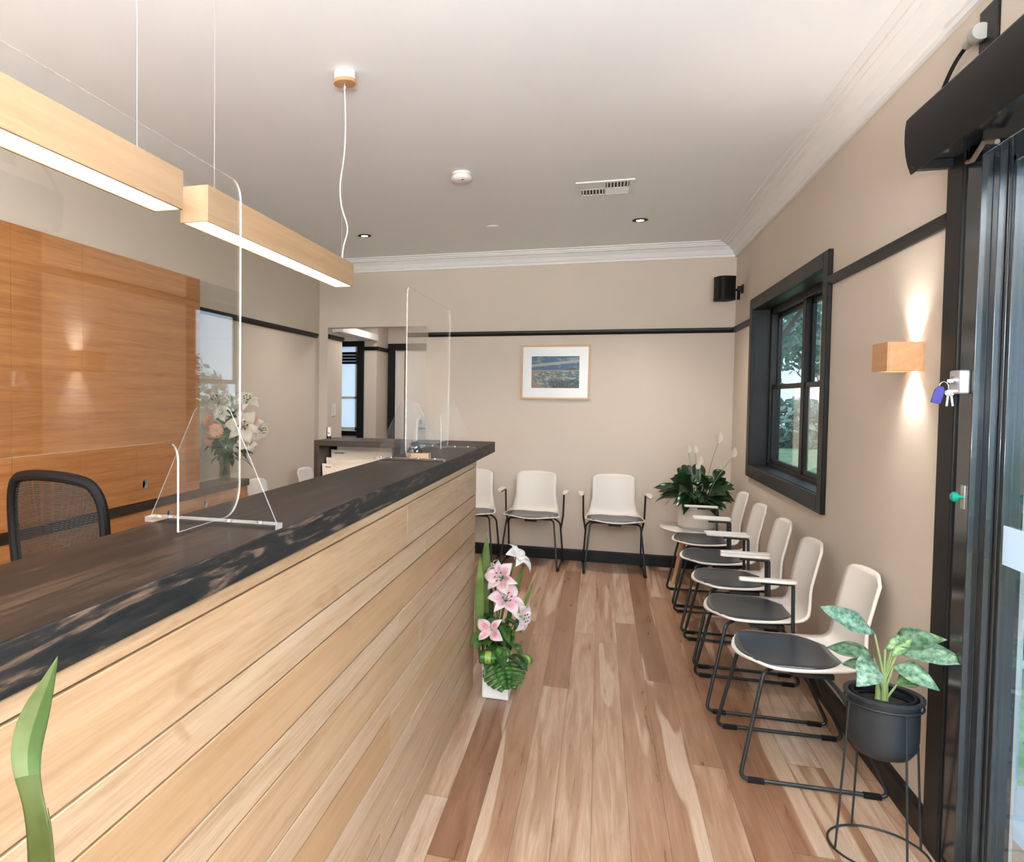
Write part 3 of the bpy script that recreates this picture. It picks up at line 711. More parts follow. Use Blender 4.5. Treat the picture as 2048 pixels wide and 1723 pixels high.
# ------------------------------------------------------------------ linear pendant lamps
def pendant(y0, y1, ycan, label, wires, cord):
    xc = -.998
    p = thing('linear_pendant', (xc, (y0+y1)/2, 1.87), label, 'pendant lamp', 'oak linear pendants over the counter')
    a0, a1 = y0-(y0+y1)/2, y1-(y0+y1)/2; h = .092; w = .04; yo = (y0+y1)/2
    b = MB().box(-w, -w+.006, a0, a1, 0, h).box(w-.006, w, a0, a1, 0, h).box(-w+.006, w-.006, a0, a0+.006, 0, h).box(-w+.006, w-.006, a1-.006, a1, 0, h).box(-w+.006, w-.006, a0+.006, a1-.006, h-.006, h)
    b.build('housing', 'lampwood', p, .0008, 1)
    MB().box(-w+.0065, w-.0065, a0+.0065, a1-.0065, .003, .008).build('diffuser', 'led', p)
    for yw in wires: MB().tube([(0, yw-yo, h), (0, yw-yo, ZC-1.87)], .0007, 6).build('suspension_wire', 'chrome', p)
    zc = ZC-1.87
    for yc in ([ycan] if ycan else []):
        y = yc-yo
        MB().lathe([(0, zc), (.043, zc), (.043, zc-.032), (0, zc-.032)], 36, cx=0, cy=y).build('canopy', 'white_pl', p, .002)
        MB().lathe([(0, zc-.032), (.0445, zc-.032), (.0445, zc-.046), (0, zc-.046)], 36, cx=0, cy=y).build('canopy_plate', 'sconcewood', p, .001)
        MB().lathe([(0, zc-.046), (.006, zc-.046), (.006, zc-.07), (.003, zc-.075), (0, zc-.075)], 14, cx=0, cy=y).build('cord_grip', 'chrome', p)
        if cord:
            pts = []; z0, z1 = zc-.07, h
            for k in range(41):
                t_ = k/40; z = z0+(z1-z0)*t_
                wob = .006*sin(t_*7)+(.030*math.exp(-((t_-.80)/.09)**2)) - .012*math.exp(-((t_-.55)/.12)**2)
                pts.append((wob*.7, y-.02*t_**2+wob*.4, z))
            MB().tube(pts, .0028, 8).build('power_cord', 'cable', p)
    return p
pendant(.41, 1.578, None, 'nearer oak linear pendant lamp, cut by the left edge', (.55, 1.45), False)
pendant(1.695, 2.862, 2.85, 'farther oak linear pendant lamp with a round ceiling canopy', (1.80, 2.83), True)

# ------------------------------------------------------------------ sconce
sc = thing('wall_sconce', (XR, 3.07, 1.585), 'square oak up-and-down wall light beside the entrance door', 'wall lamp')
hw = .075; dp = .108; hh = .05
b = MB().box(-dp, -dp+.006, -hw, hw, -hh, hh).box(-dp+.006, 0, -hw, -hw+.006, -hh, hh).box(-dp+.006, 0, hw-.006, hw, -hh, hh)
b.build('shade', 'sconcewood', sc, .0008, 1)
MB().box(-dp+.01, -.004, -hw+.01, hw-.01, -.006, .006).build('lamp_plate', 'white_pl', sc)
for sg in (1, -1):
    MB().lathe([(0, .008), (.018, .008), (.018, .016), (0, .018)], 20, mat=Matrix.Translation((-.05, 0, 0)) @ Matrix.Scale(sg, 4, (0, 0, 1))).build('bulb', 'bulb', sc)
    l = bpy.data.lights.new('sconce_beam', 'SPOT'); l.energy = 5; l.color = (1, .92, .84); l.spot_size = R_(100); l.spot_blend = 1; l.shadow_soft_size = .012
    o = bpy.data.objects.new('sconce_beam', l); COL.objects.link(o); o.parent = sc; o.location = (-.035, 0, .022*sg); o.rotation_euler = (0 if sg < 0 else pi, 0, 0)

# ------------------------------------------------------------------ picture
pc = thing('framed_picture', (-.385, YB, 1.42), 'framed coastal beach photograph in an oak frame on the back wall', 'picture')
b = MB().box(-.296, .296, -.024, 0, 0, .016).box(-.296, .296, -.024, 0, .464, .48).box(-.296, -.28, -.024, 0, .016, .464).box(.28, .296, -.024, 0, .016, .464)
b.build('frame', 'framewood', pc, .001, 1)
MB().box(-.28, .28, -.012, -.004, .016, .464).build('mat_board', 'whitebox', pc)
m = principled('coast_photo', (.1, .3, .4), .4); MAT['photo'] = m; t = NT(m); o = t.obj()
sp = t.new('ShaderNodeSeparateXYZ', {0: o}); U = t.math('DIVIDE', t.math('ADD', sp.outputs[0], .204), .408); V = t.math('DIVIDE', t.math('SUBTRACT', sp.outputs[2], .1), .28)
cl = t.noise(t.scale(o, (6, 1, 22)), 1.6, 4, .6, dist=.5)
bandc = t.math('ABSOLUTE', t.math('SUBTRACT', V, t.math('ADD', .70, t.math('MULTIPLY', U, .15))))
cloud = t.math('MAXIMUM', t.math('LESS_THAN', bandc, .045), t.math('MULTIPLY', t.math('GREATER_THAN', cl, .58), .6))
sky = t.mix(cloud, (.006, .075, .16), (.26, .30, .29))
sea = t.mix(t.ramp(t.noise(t.scale(o, (9, 1, 30)), 2.2, 4, .6, dist=1), [(.52, (0, 0, 0)), (.56, (1, 1, 1))]), t.mix(U, (.09, .10, .08), (.008, .085, .09)), (.30, .32, .26))
# sand spit in the lower left as a curve
dl = t.math('SUBTRACT', t.math('POWER', t.math('SUBTRACT', U, -.02), 1.0), t.math('MULTIPLY', t.math('POWER', t.math('ABSOLUTE', t.math('SUBTRACT', V, .33)), 2.0), 2.6))
sand = t.math('LESS_THAN', dl, .05)
sea = t.mix(sand, sea, (.24, .16, .10))
rock = t.math('MULTIPLY', t.math('LESS_THAN', V, .24), t.math('GREATER_THAN', t.math('ADD', U, t.math('MULTIPLY', cl, .5)), .66))
rn = t.noise(o, 90, 3, .6)
sea = t.mix(t.math('MULTIPLY', rock, t.math('GREATER_THAN', rn, .44)), sea, (.004, .008, .005))
c = t.mix(t.math('GREATER_THAN', V, .55), sea, sky)
c = t.mix(t.math('LESS_THAN', t.math('ABSOLUTE', t.math('SUBTRACT', V, .545)), .018), c, (.30, .22, .14))
head = t.math('MULTIPLY', t.math('MULTIPLY', t.math('GREATER_THAN', U, .74), t.math('LESS_THAN', U, .92)), t.math('MULTIPLY', t.math('GREATER_THAN', V, .56), t.math('LESS_THAN', V, .625)))
c = t.mix(head, c, (.006, .012, .008))
t.link(c, t.b.inputs['Base Color'])
MB().box(-.204, .204, -.0135, -.012, .1, .38).build('photograph', 'photo', pc)

# ------------------------------------------------------------------ ceiling fittings
def downlight(x, y, label, watts=42):
    d = thing('downlight', (x, y, ZC), label, 'downlight', 'recessed black downlights')
    MB().lathe([(.030, -.002), (.052, -.002), (.055, -.0045), (.052, -.006), (.030, -.006)], 32).build('trim_ring', 'plastic_black', d)
    MB().lathe([(0, -.0068), (.026, -.0068), (.0295, -.002), (0, -.002)], 24).build('lens', 'downglow', d)
    l = bpy.data.lights.new('downlight_beam', 'SPOT'); l.energy = watts; l.color = (1, .89, .78); l.spot_size = R_(115); l.spot_blend = .8; l.shadow_soft_size = .03
    o = bpy.data.objects.new('downlight_beam', l); COL.objects.link(o); o.parent = d; o.location = (0, 0, -.012)
downlight(-1.83, 5.74, 'small black downlight in the ceiling left of the far pendant end', 26)
downlight(.246, 5.76, 'small black downlight in the ceiling right of the air vent')
sd = thing('smoke_detector', (-.79, 4.30, ZC), 'white round smoke detector on the ceiling', 'smoke detector')
MB().lathe([(0, 0), (.055, 0), (.055, -.012), (.050, -.014)], 36).build('base', 'white_pl', sd)
MB().lathe([(.050, -.014), (.050, -.020), (.058, -.022), (.060, -.038), (.052, -.046), (.03, -.05), (0, -.05)], 36).build('cover', 'white_pl', sd)
MB().box(.01, .022, -.045, -.038, -.051, -.049).build('indicator', 'plastic_black', sd)
cp_ = MB().lathe([(0, 0), (.048, 0), (.048, -.004), (.044, -.006), (0, -.006)], 32).build('sprinkler_cover', 'ceil', None); cp_.location = (-.80, 5.70, ZC)
tag(cp_, 'faint white round cover plate flush on the ceiling near the back', 'cover plate')
av = thing('air_vent', (0, 4.835, ZC), 'rectangular white ceiling air vent with slatted quarters', 'vent')
VX, VY = .168, .16
b = MB().box(-VX, VX, -VY, -VY+.03, -.008, 0).box(-VX, VX, VY-.03, VY, -.008, 0).box(-VX, -VX+.03, -VY+.03, VY-.03, -.008, 0).box(VX-.03, VX, -VY+.03, VY-.03, -.008, 0).box(-.004, .004, -VY+.03, VY-.03, -.008, 0).box(-VX+.03, VX-.03, -.004, .004, -.008, 0)
b.build('frame', 'white_pl', av, .001)
MB().box(-VX+.02, VX-.02, -VY+.02, VY-.02, -.0015, 0).build('backing', 'rubber', av)
for (x0, y0, dirx) in ((-VX+.03, .004, True), (.004, .004, False), (-VX+.03, -VY+.03, None), (.004, -VY+.03, True)):
    x1 = x0+VX-.034; y1 = y0+VY-.034
    if dirx is None:
        # near-left quarter reads closed: slats lie flat
        s = MB()
        for k in range(6): s.box(x0, x1, y0+(y1-y0)*k/6+.001, y0+(y1-y0)*(k+1)/6, -.006, -.004)
    elif dirx:
        s = MB()
        for k in range(7):
            xx = x0+(x1-x0)*(k+.5)/7; s.box(xx-.0045, xx+.0045, y0, y1, -.007, -.002)
    else:
        s = MB()
        for k in range(7):
            yy = y0+(y1-y0)*(k+.5)/7; s.box(x0, x1, yy-.0035, yy+.0035, -.007, -.002)
    s.build('louvre', 'white_pl', av)

# wall switch on the opening reveal
sw = thing('light_switch', (-2.53, 6.97, 1.29), 'white light switch plate on the side of the hallway opening', 'switch')
MB().box(0, .008, -.055, .055, -.06, .06).build('plate', 'white_pl', sw, .003)
MB().box(.008, .012, -.012, .012, -.01, .02).build('rocker', 'white_pl', sw, .001)

# speaker in the corner
sk = thing('wall_speaker', (XR, 6.48, 2.30), 'small black speaker on a swivel bracket high in the corner', 'speaker')
mt = Matrix.Translation((-.145, -.10, 0)) @ Matrix.Rotation(R_(20), 4, 'Z')
sp_ = arc((.035, .02), .035, -.4, pi/2+.2, 6)
outl = arc((.030, -.03), .036, -pi/2, 0, 6)+arc((.030, .03), .036, 0, pi/2, 6)+arc((-.030, .03), .036, pi/2, pi, 6)+arc((-.030, -.03), .036, pi, 1.5*pi, 6)
MB().prism(outl, 2, -.085, .068, mat=mt, smooth=True).build('grille', 'plastic_black', sk)
MB().prism([(x*1.02, y*1.02) for x, y in outl], 2, .068, .082, mat=mt, smooth=True).prism([(x*1.02, y*1.02) for x, y in outl], 2, -.100, -.085, mat=mt, smooth=True).build('end_band', 'rubber', sk)
MB().box(-.012, 0, -.03, .03, -.035, .03).box(-.04, -.012, -.018, .018, -.02, .02).build('wall_bracket', 'plastic_black', sk, .002)
MB().tube([(-.03, 0, -.01), (-.07, -.03, -.01), (-.10, -.06, -.02)], .008, 8).tube([(-.03, 0, -.02), (-.032, -.002, -.085)], .012, 10).build('swivel_arm', 'plastic_black', sk)

# ------------------------------------------------------------------ visitor chairs
def make_chair(arms=True):
    """front faces -Y, origin on the floor under the middle of the sled"""
    c = thing('visitor_chair', (0, 0, 0), '', 'chair')
    # seat pan + back shell as one curved sheet
    def surf(u, v):
        # u across -1..1, v along: 0 front edge .. 1 top of back
        if v < .5:
            k = v/.5; y = -.235+.36*k
            hw_ = .235*(1-.30*max(0, (.30-k)/.30)**2.2) if k < .3 else .235-.025*((k-.3)/.7)**2
            z = .432-.008*sin(pi*k)-.004*(1-k)+.014*u*u
            return Vector((u*hw_, y - .035*0 + .045*(1-k)**3*(u*u), z))
        k = (v-.5)/.5
        # quick bend then straight raked back
        if k < .22:
            a = k/.22*R_(76); r = .06
            y = .125+r*sin(a); z = .432+r*(1-cos(a))
        else:
            a = R_(76); r = .06; L_ = (k-.22)/.78*.315
            y = .125+r*sin(a)+cos(a)*L_*.85; z = .432+r*(1-cos(a))+sin(a)*L_
        hw_ = .21-.035*min(1, k/.45) - .003*k
        y += -.028*u*u*min(1, k*2)
        zz = z
        if k > .9: 
            hw_ -= .03*((k-.9)/.1)**3
        return Vector((u*hw_, y, zz+.016*u*u*(1-k)-.012*abs(u)**4*max(0, (k-.85)/.15)))
    NU, NV = 12, 34
    vs = []; fs = []
    for j in range(NV+1):
        for i in range(NU+1):
            vs.append(surf(-1+2*i/NU, j/NV))
    # round the front corners of the pan
    for j in range(NV):
        for i in range(NU):
            a = j*(NU+1)+i; fs.append((a, a+1, a+NU+2, a+NU+1))
    sh = MB().add(vs, fs, smooth=True).build('seat_shell', 'shell', c, sharp=80, solid=.011)
    # pad follows the pan slightly above
    vs = []; fs = []
    NU2, NV2 = 12, 14
    for j in range(NV2+1):
        v = .5*(j/NV2)
        v_ = .02+v*.955
        for i in range(NU2+1):
            u = (-1+2*i/NU2)*.94
            sq = 1-.50*max(0, (j/NV2-.62)/.38)**2.4
            p = surf(u*sq, v_); p.z += .0085 if 0 < i < NU2 and 0 < j < NV2 else .006
            vs.append(p)
    for j in range(NV2):
        for i in range(NU2):
            a = j*(NU2+1)+i; fs.append((a, a+1, a+NU2+2, a+NU2+1))
    MB().add(vs, fs, smooth=True).build('seat_pad', 'pad', c, sharp=80, solid=.006)
    for sg in (-1, 1):
        path = [(sg*.16, -.13, .412), (sg*.195, -.165, .405), (sg*.237, -.245, .011), (sg*.237, .245, .011), (sg*.222, .09, .36), (sg*.16, .05, .405)]
        lg = MB().tube(fillet(path, .035, 5), .0075, 10).build('leg_frame', 'tube', c)
        for yy in (-.19, .19):
            MB().box(sg*.237-.011, sg*.237+.011, yy-.028, yy+.028, 0, .018).build('foot_pad', 'rubber', lg, .003)
        if arms:
            MB().tube(fillet([(sg*.225, .12, .30), (sg*.245, .095, .42), (sg*.250, .090, .622), (sg*.258, .04, .622), (sg*.262, -.04, .622)], .010, 4), .0078, 10).build('arm_post', 'tube', c)
            o2 = []
            for k in range(9): o2.append((-.016-.010*sin(pi*k/8), -.11+.22*k/8))
            o2 = [(-.018, -.105), (-.010, -.118), (.012, -.118), (.020, -.105), (.026, .06), (.024, .10), (.015, .112), (-.015, .112), (-.024, .10), (-.022, .06)]
            MB().prism([(sg*(x)+sg*.268, y-.012) for x, y in o2], 2, .628, .643).build('armrest', 'shell', c, .004, 2)
    MB().box(-.17, .17, -.06, .08, .392, .412).box(-.05, .05, -.13, .14, .385, .41).build('seat_bracket', 'tube', c, .003)
    return c
armch = make_chair(True)
plain = make_chair(False)
spots = [
 (-.535, 6.53, R_(-3), armch, 'white armchair against the back wall, left of the one below the picture', 'back'),
 (.13, 6.53, R_(2), armch, 'white armchair against the back wall, nearest the potted peace lily', 'back'),
 (-1.08, 6.53, 0, plain, 'white chair against the back wall, half hidden behind the counter end', 'back'),
 (.745, 5.75, R_(-90), armch, 'white armchair on the right wall beside the round side table, farthest of the row', 'right'),
 (.742, 5.14, R_(-90), armch, 'white armchair on the right wall, second from the side table', 'right'),
 (.745, 4.53, R_(-90), armch, 'white armchair in the middle of the row along the right wall', 'right'),
 (.735, 3.92, R_(-90), armch, 'white armchair on the right wall, next behind the armless chair', 'right'),
 (.765, 3.30, R_(-88), plain, 'white armless chair nearest the camera beside the plant stand', 'right'),
 (-2.31, 5.22, R_(90), armch, 'white chair at the left wall just beyond the oak cabinets, only its back showing', 'left'),
 (-2.31, 6.22, R_(90), armch, 'white chair at the left wall beside the hallway opening, only its back showing', 'left')]
GR = {'back': 'waiting chairs along the back wall', 'right': 'waiting chairs along the right wall', 'left': 'waiting chairs along the left wall'}
used = set()
for x, y, rz, src, lab, g in spots:
    if src.name in used: o = copy_tree(src)
    else: o = src; used.add(src.name)
    o.location = (x, y, 0); o.rotation_euler.z = rz; tag(o, lab, 'chair', GR[g])

# ------------------------------------------------------------------ side table and potted lily
TX, TY = .735, 6.34
st = thing('side_table', (TX, TY, 0), 'round white side table with splayed wooden legs in the corner', 'side table')
MB().lathe([(0, .405), (.25, .405), (.262, .412), (.265, .42), (.262, .425), (0, .425)], 48).build('table_top', 'shell', st)
for k in range(4):
    a = R_(45+90*k+170); MB().tube([(.10*cos(a), .10*sin(a), .405), (.20*cos(a), .20*sin(a), 0)], [.021, .014], 14).build('leg', 'legwood', st)
pp = thing('peace_lily', (TX+.005, TY, .425), 'dark leafy plant with pale spathes in a round off-white pot on the side table', 'potted plant')
MB().lathe([(0, 0), (.118, 0), (.120, .012), (.136, .016), (.138, .185), (.130, .187), (.128, .17), (0, .168)], 48).build('pot', 'ceramic', pp)
MB().lathe([(0, .172), (.128, .172)], 24).build('soil', 'soil', pp)
random.seed(11)
lf = MB()
for k in range(74):
    a = 2*pi*k/74*3.03+random.uniform(-.2, .2); ring_ = (k % 5)/4.0
    el = .25+1.15*ring_*random.uniform(.7, 1.05)
    L_ = random.uniform(.17, .25); rr = random.uniform(.01, .05)
    d = Vector((cos(a)*cos(el), sin(a)*cos(el), sin(el)))
    st_len = random.uniform(.07, .12)+.10*ring_
    p0 = Vector((rr*cos(a), rr*sin(a), .17)); dd = Vector((cos(a)*cos(max(el, .8)), sin(a)*cos(max(el, .8)), sin(max(el, .8))))
    p1 = p0+dd*st_len
    if p1.x+d.x*L_ > .29: 
        d = (d-Vector((d.x*.55, 0, 0))).normalized(); L_ *= .85
    c_ = random.uniform(.6, 1.15)
    lf.tube([p0, p1], .003, 5, col=(.8, 1, .8))
    lf.leaf(p1, d, (-.05, -.6, .8), L_, random.uniform(.065, .10), droop=random.uniform(.35, .8), fold=.25, seg=8, col=(c_, c_, c_), shape=(.85, .9), wave=.04)
lf.build('leaves', 'lilyleaf', pp)
for (x, z, y, h, an) in ((.135, .655, -.04, .085, .1), (-.03, .55, -.08, .06, -.3), (-.075, .545, -.02, .06, .15), (.225, .54, -.10, .075, .55), (.0, .465, -.10, .065, .2), (-.02, .43, -.13, .06, .3)):
    fl = MB(); fl.leaf((x, y, z+.10-h), (sin(an)*.4, -.1, 1), (.2, -1, .2), h*1.15, h*.62, droop=-.02, fold=.5, seg=8, shape=(.75, .9))
    s_o = fl.build('spathe', 'spathe', pp)
    MB().tube(bez((x*.3, y*.3, .2), (x*.35, y*.5, .35), (x*.8, y, z-.04), (x, y, z+.102-h), 8), .0022, 6).build('flower_stalk', 'stem', pp)

# ------------------------------------------------------------------ plant stand
PX, PY = .872, 2.713
ps = thing('plant_stand', (PX, PY, 0), 'slim black wire plant stand on a round ring base', 'plant stand')
MB().tube([(.137*cos(2*pi*k/48), .137*sin(2*pi*k/48), .005) for k in range(48)], .0035, 8, closed=True).build('ring_base', 'tube', ps)
for k in range(4):
    a = R_(196+90*k)
    MB().tube([(.134*cos(a), .134*sin(a), .006), (.1045*cos(a), .1045*sin(a), .485)], .0035, 8).build('leg', 'tube', ps)
MB().tube([(.1045*cos(2*pi*k/48), .1045*sin(2*pi*k/48), .483) for k in range(48)], .0035, 8, closed=True).build('support_ring', 'tube', ps)
pt = thing('potted_aglaonema', (PX, PY, .305), 'silvery green leafed plant in a dark grey round-bottomed pot on the wire stand', 'potted plant')
MB().lathe([(0, 0), (.04, .002), (.075, .018), (.092, .045), (.0965, .075), (.0965, .195), (.1085, .197), (.1085, .206), (.101, .207), (.094, .203), (.092, .17), (0, .17)], 48).build('pot', 'darkpot', pt)
MB().tube([(.084*cos(2*pi*k/40), .084*sin(2*pi*k/40), .203) for k in range(40)], .0045, 8, closed=True).tube([(.079*cos(2*pi*k/40), .079*sin(2*pi*k/40), .180) for k in range(40)], .006, 8, closed=True).build('inner_pot', 'rubber', pt)
MB().lathe([(0, .176), (.05, .178), (.082, .174)], 28).build('soil', 'soil', pt)
z0 = .175
sm_ = MB()
for dx, dy, h in ((0, 0, .10), (-.013, .006, .06), (.008, .01, .07)):
    sm_.tube([(dx, dy, z0), (dx*1.1, dy, z0+h)], [.009, .006], 10)
sm_.build('stem', 'stem', pt)
# petiole base -> leaf base, leaf direction, length, width, droop, colour
AL = [((0, 0, .10), (-.03, .0, .215), (-.88, -.25, .50), .185, .060, .05, (.85, .9, .9)),
      ((0, 0, .09), (.0, .0, .17), (.78, -.15, .60), .19, .055, .30, (1.0, 1.05, .65)),
      ((0, 0, .09), (.03, -.01, .165), (.88, -.50, .38), .185, .060, .28, (.70, .80, .70)),
      ((0, 0, .10), (.02, .0, .185), (.72, -.25, .62), .15, .065, .35, (.35, .50, .35)),
      ((0, 0, .05), (-.028, -.03, .12), (-.72, -.7, .18), .115, .080, .50, (.95, .95, .9)),
      ((0, 0, .05), (.02, -.01, .115), (.80, -.55, .22), .125, .060, .45, (.75, .85, .75)),
      ((0, 0, .06), (-.02, .03, .13), (-.92, .25, .32), .135, .050, .25, (.30, .42, .30)),
      ((0, 0, .02), (.035, .0, .062), (.72, -.1, .58), .085, .045, .3, (.40, .62, .22)),
      ((0, 0, .04), (-.03, .03, .09), (-.6, .5, .3), .09, .045, .4, (.45, .6, .45)),
      ((0, 0, .09), (.015, -.01, .15), (.5, -.2, .85), .09, .026, .1, (.9, 1.0, .6))]
for a, b_, d, L_, W_, dr, col in AL:
    MB().tube([Vector(a)+Vector((0, 0, z0-.02)), Vector(b_)+Vector((0, 0, z0))], [.0045, .0028], 8).build('petiole', 'stem', pt)
    MB().leaf(Vector(b_)+Vector((0, 0, z0)), d, (-.1, -.75, .65), L_*1.08, W_*1.15, dr, .22, 14, col=col, shape=(.9, .95), wave=.05, midcol=tuple(min(1.5, x*1.25) for x in col)).build('leaf', 'silverleaf', pt, solid=.0008)

# ------------------------------------------------------------------ lily arrangement on the floor
FX, FY = -.448, 3.575
fa = thing('flower_arrangement', (FX, FY, 0), 'pink and white lily arrangement in a white square vase at the counter end', 'flower arrangement')
MB().prism([(-.062, -.062), (.062, -.062), (.062, .062), (-.062, .062)], 2, 0, .20).build('vase', 'whitebox', fa, .004)
def lily(parent, p, nrm, r, col, name='lily_bloom', midc=(1, .45, .6), anth=True, npet=6):
    p = Vector(p); nrm = Vector(nrm).normalized(); u = nrm.orthogonal().normalized(); v = nrm.cross(u)
    b = MB()
    for k in range(npet):
        a = 2*pi*k/npet+(.2 if k % 2 else 0); out_ = u*cos(a)+v*sin(a)
        W_ = r*(.78 if k % 2 else .50)
        # petals: start along the normal then recurve outward
        base = p; n_ = 9; side = nrm.cross(out_).normalized(); vs = []; fs = []; cs = []
        for i in range(n_+1):
            t_ = i/n_
            q = base + out_*(r*(t_*1.02)) + nrm*(r*(.50*sin(t_*2.4)-.12*t_))
            wd = W_*.5*max(.05, sin(pi*min(1, (t_*.93+.05))**.8))
            if i == n_: wd = .002*r
            for j, s1 in enumerate((-1, -.45, 0, .45, 1)):
                vs.append(q+side*wd*s1+nrm*(wd*.30*abs(s1)+(.015*r*sin(9*t_+k) if abs(s1) == 1 else 0)))
        for i in range(n_):
            for j in range(4):
                fs.append((i*5+j, i*5+j+1, i*5+j+6, i*5+j+5))
                t_ = i/(n_-1); f_ = max(0, 1-abs(t_-.42)/.36)*(1 if j in (1, 2) else .25)
                cs.append(tuple(col[q_]*(1-f_)+col[q_]*midc[q_]*f_ for q_ in range(3)))
        b.add(vs, fs, 0, cs, None, True)
    o = b.build(name, 'petal', parent, solid=.0006)
    if anth:
        s = MB(); s2 = MB()
        for k in range(6):
            a = 2*pi*k/6+.4; q = p+nrm*r*.62+(u*cos(a)+v*sin(a))*r*.24
            s.tube([p+nrm*r*.05, q], r*.012, 5); s2.tube([q-u*r*.05, q+u*r*.05], r*.03, 6)
        s.tube([p, p+nrm*r*.72], r*.018, 5)
        s.build('stamen', 'stem', o); s2.build('anther', 'anther', o)
    return o
# points relative to base centre (x,y,z)
PK = (1, .55, .68)
lily(fa, (.025, -.04, .575), (-.25, -.9, .35), .085, (1, .93, .95), midc=PK)
lily(fa, (.04, -.05, .47), (.25, -.75, .6), .088, (1, .90, .94), midc=PK)
lily(fa, (-.02, -.075, .335), (-.15, -.95, .25), .075, (1, .88, .92), midc=(1, .36, .50), anth=False, npet=4)
lily(fa, (.075, .0, .655), (.7, -.2, .75), .085, (1, 1, 1), midc=(1, .95, .95), anth=False)
lily(fa, (.10, -.03, .40), (.75, -.45, .0), .075, (1, .96, .98), midc=(1, .8, .88))
lily(fa, (-.02, .0, .60), (-.8, -.2, .5), .055, (1, .95, .97), midc=(1, .8, .85), anth=False, npet=5)
sb = MB()
for p_ in ((.025, -.035, .57), (.04, -.045, .465), (-.02, -.07, .33), (.075, 0, .65), (.10, -.03, .40), (-.02, 0, .6)):
    sb.tube(bez((random.uniform(-.03, .03), random.uniform(-.03, .03), .18), (0, 0, .3), (p_[0]*.6, p_[1]*.6, p_[2]-.1), p_, 8), .003, 6)
sb.build('lily_stems', 'green', fa)
# tall sword leaves
for (x, y, zb, L_, W_, lean, col) in ((-.068, .02, .18, .60, .040, (.01, .0, 1), (.9, .9, .7)), (-.082, -.035, .18, .50, .035, (-.005, 0, 1), (1.1, 1.1, .8)), (-.078, .05, .18, .54, .038, (.0, .0, 1), (.3, .4, .3)), (-.05, .03, .18, .42, .05, (-.03, .0, 1), (.15, .25, .18)), (.0, .03, .18, .48, .02, (.25, .05, 1), (.8, .9, .5)), (.03, .02, .18, .42, .014, (.35, -.05, 1), (.9, 1, .6))):
    MB().leaf((x, y, zb), lean, (.15, -1, 0), L_, W_*1.3, 0, .12, 10, col=col, shape=(1.25, .8)).build('sword_leaf', 'blade', fa, solid=.0008)
random.seed(5)
lf = MB()
for k in range(66):
    a = random.uniform(0, 2*pi); el = random.uniform(-.35, .9); zz = random.uniform(.20, .38)
    d = Vector((cos(a)*cos(el), sin(a)*cos(el)*.9-.1, sin(el)))
    L_ = random.uniform(.06, .105)
    p0 = Vector((d.x*.035, d.y*.035, zz))
    if p0.x+d.x*L_ < -.095: d.x *= .2
    c_ = random.uniform(.45, 1.25)
    lf.leaf(p0, d, (0, 0, 1), L_, random.uniform(.035, .055), random.uniform(.2, .7), .3, 7, col=(c_, c_*1.05, c_*.9), shape=(.75, .8))
for (p0, d, L_, W_, c_) in (((.05, -.03, .25), (.75, -.45, .35), .11, .07, .8), ((.06, -.04, .21), (.8, -.5, .1), .12, .075, .65), ((-.05, -.03, .28), (-.35, -.8, .1), .10, .055, 1.1), ((-.06, -.02, .31), (-.55, -.5, -.2), .09, .05, 1.4), ((.02, -.06, .22), (.3, -.9, .05), .09, .06, .7)):
    lf.leaf(p0, d, (0, 0, 1), L_, W_, .5, .25, 9, col=(c_, c_*1.05, c_*.9), shape=(.75, .75))
lf.build('foliage', 'green', fa)
# rolled striped leaves
def rolled(cx, cy, cz, r, w, ang, nm='rolled_leaf'):
    b = MB(); n_ = 20; vs = []; fs = []; cs = []; K = 8
    for i in range(n_+1):
        a = -2.3+4.6*i/n_
        for k in range(K+1):
            x = -w/2+w*k/K
            vs.append(Matrix.Rotation(ang, 3, 'Z') @ Vector((x, -r*cos(a), r*.85*sin(a))) + Vector((cx, cy, cz)))
    for i in range(n_):
        for k in range(K):
            fs.append((i*(K+1)+k, i*(K+1)+k+1, (i+1)*(K+1)+k+1, (i+1)*(K+1)+k))
            cs.append((5.5, 3.2, 2.6) if 3 <= k <= 5 else (.9, 1.1, .8))
    b.add(vs, fs, 0, cs, None, True); return b.build(nm, 'green', fa, solid=.0008)
rolled(-.035, -.085, .205, .034, .075, .05)
rolled(.13, -.03, .19, .03, .05, 1.0)
# monstera leaf: a heart outline with deep slits, drooping over the rim
def monstera(base, d, nrm, L_, W_):
    base = Vector(base); d = Vector(d).normalized(); nrm = Vector(nrm).normalized(); s = d.cross(nrm).normalized()
    b = MB(); n_ = 7
    def P(t_, u): return base + d*L_*t_ + s*u + nrm*(-.5*u*u/W_ - .15*L_*t_*t_)
    def halfw(t_): return .5*W_*max(.0, sin(pi*min(1, .22+.78*t_)))**.6
    for sg in (-1, 1):
        for k in range(n_):
            t0, t1 = k/n_, (k+1)/n_; tm = t0+.80/n_; sw = .16
            w0, w1, wm = halfw(t0), halfw(t1), halfw((t0+t1)/2)
            i0, i1, im = [P(t_+sw*.35, sg*w_*.42) for t_, w_ in ((t0, w0), (t1, w1), (tm, wm))]
            b.add([P(t0, 0), P(t1, 0), i1, im, i0], [(0, 1, 2, 3, 4)], 0, (.75, .95, .7), None, True)
            b.add([i0, im, P(tm+sw*.8, sg*wm*.95), P((t0+tm)/2+sw, sg*wm*1.02), P(t0+sw*.8, sg*w0*.98)], [(0, 1, 2, 3, 4)], 0, (.8, 1, .75), None, True)
    return b.build('monstera_leaf', 'green', fa, solid=.0008)
monstera((.02, -.05, .205), (.30, -.62, -.62), (.05, -.75, .65), .15, .20)

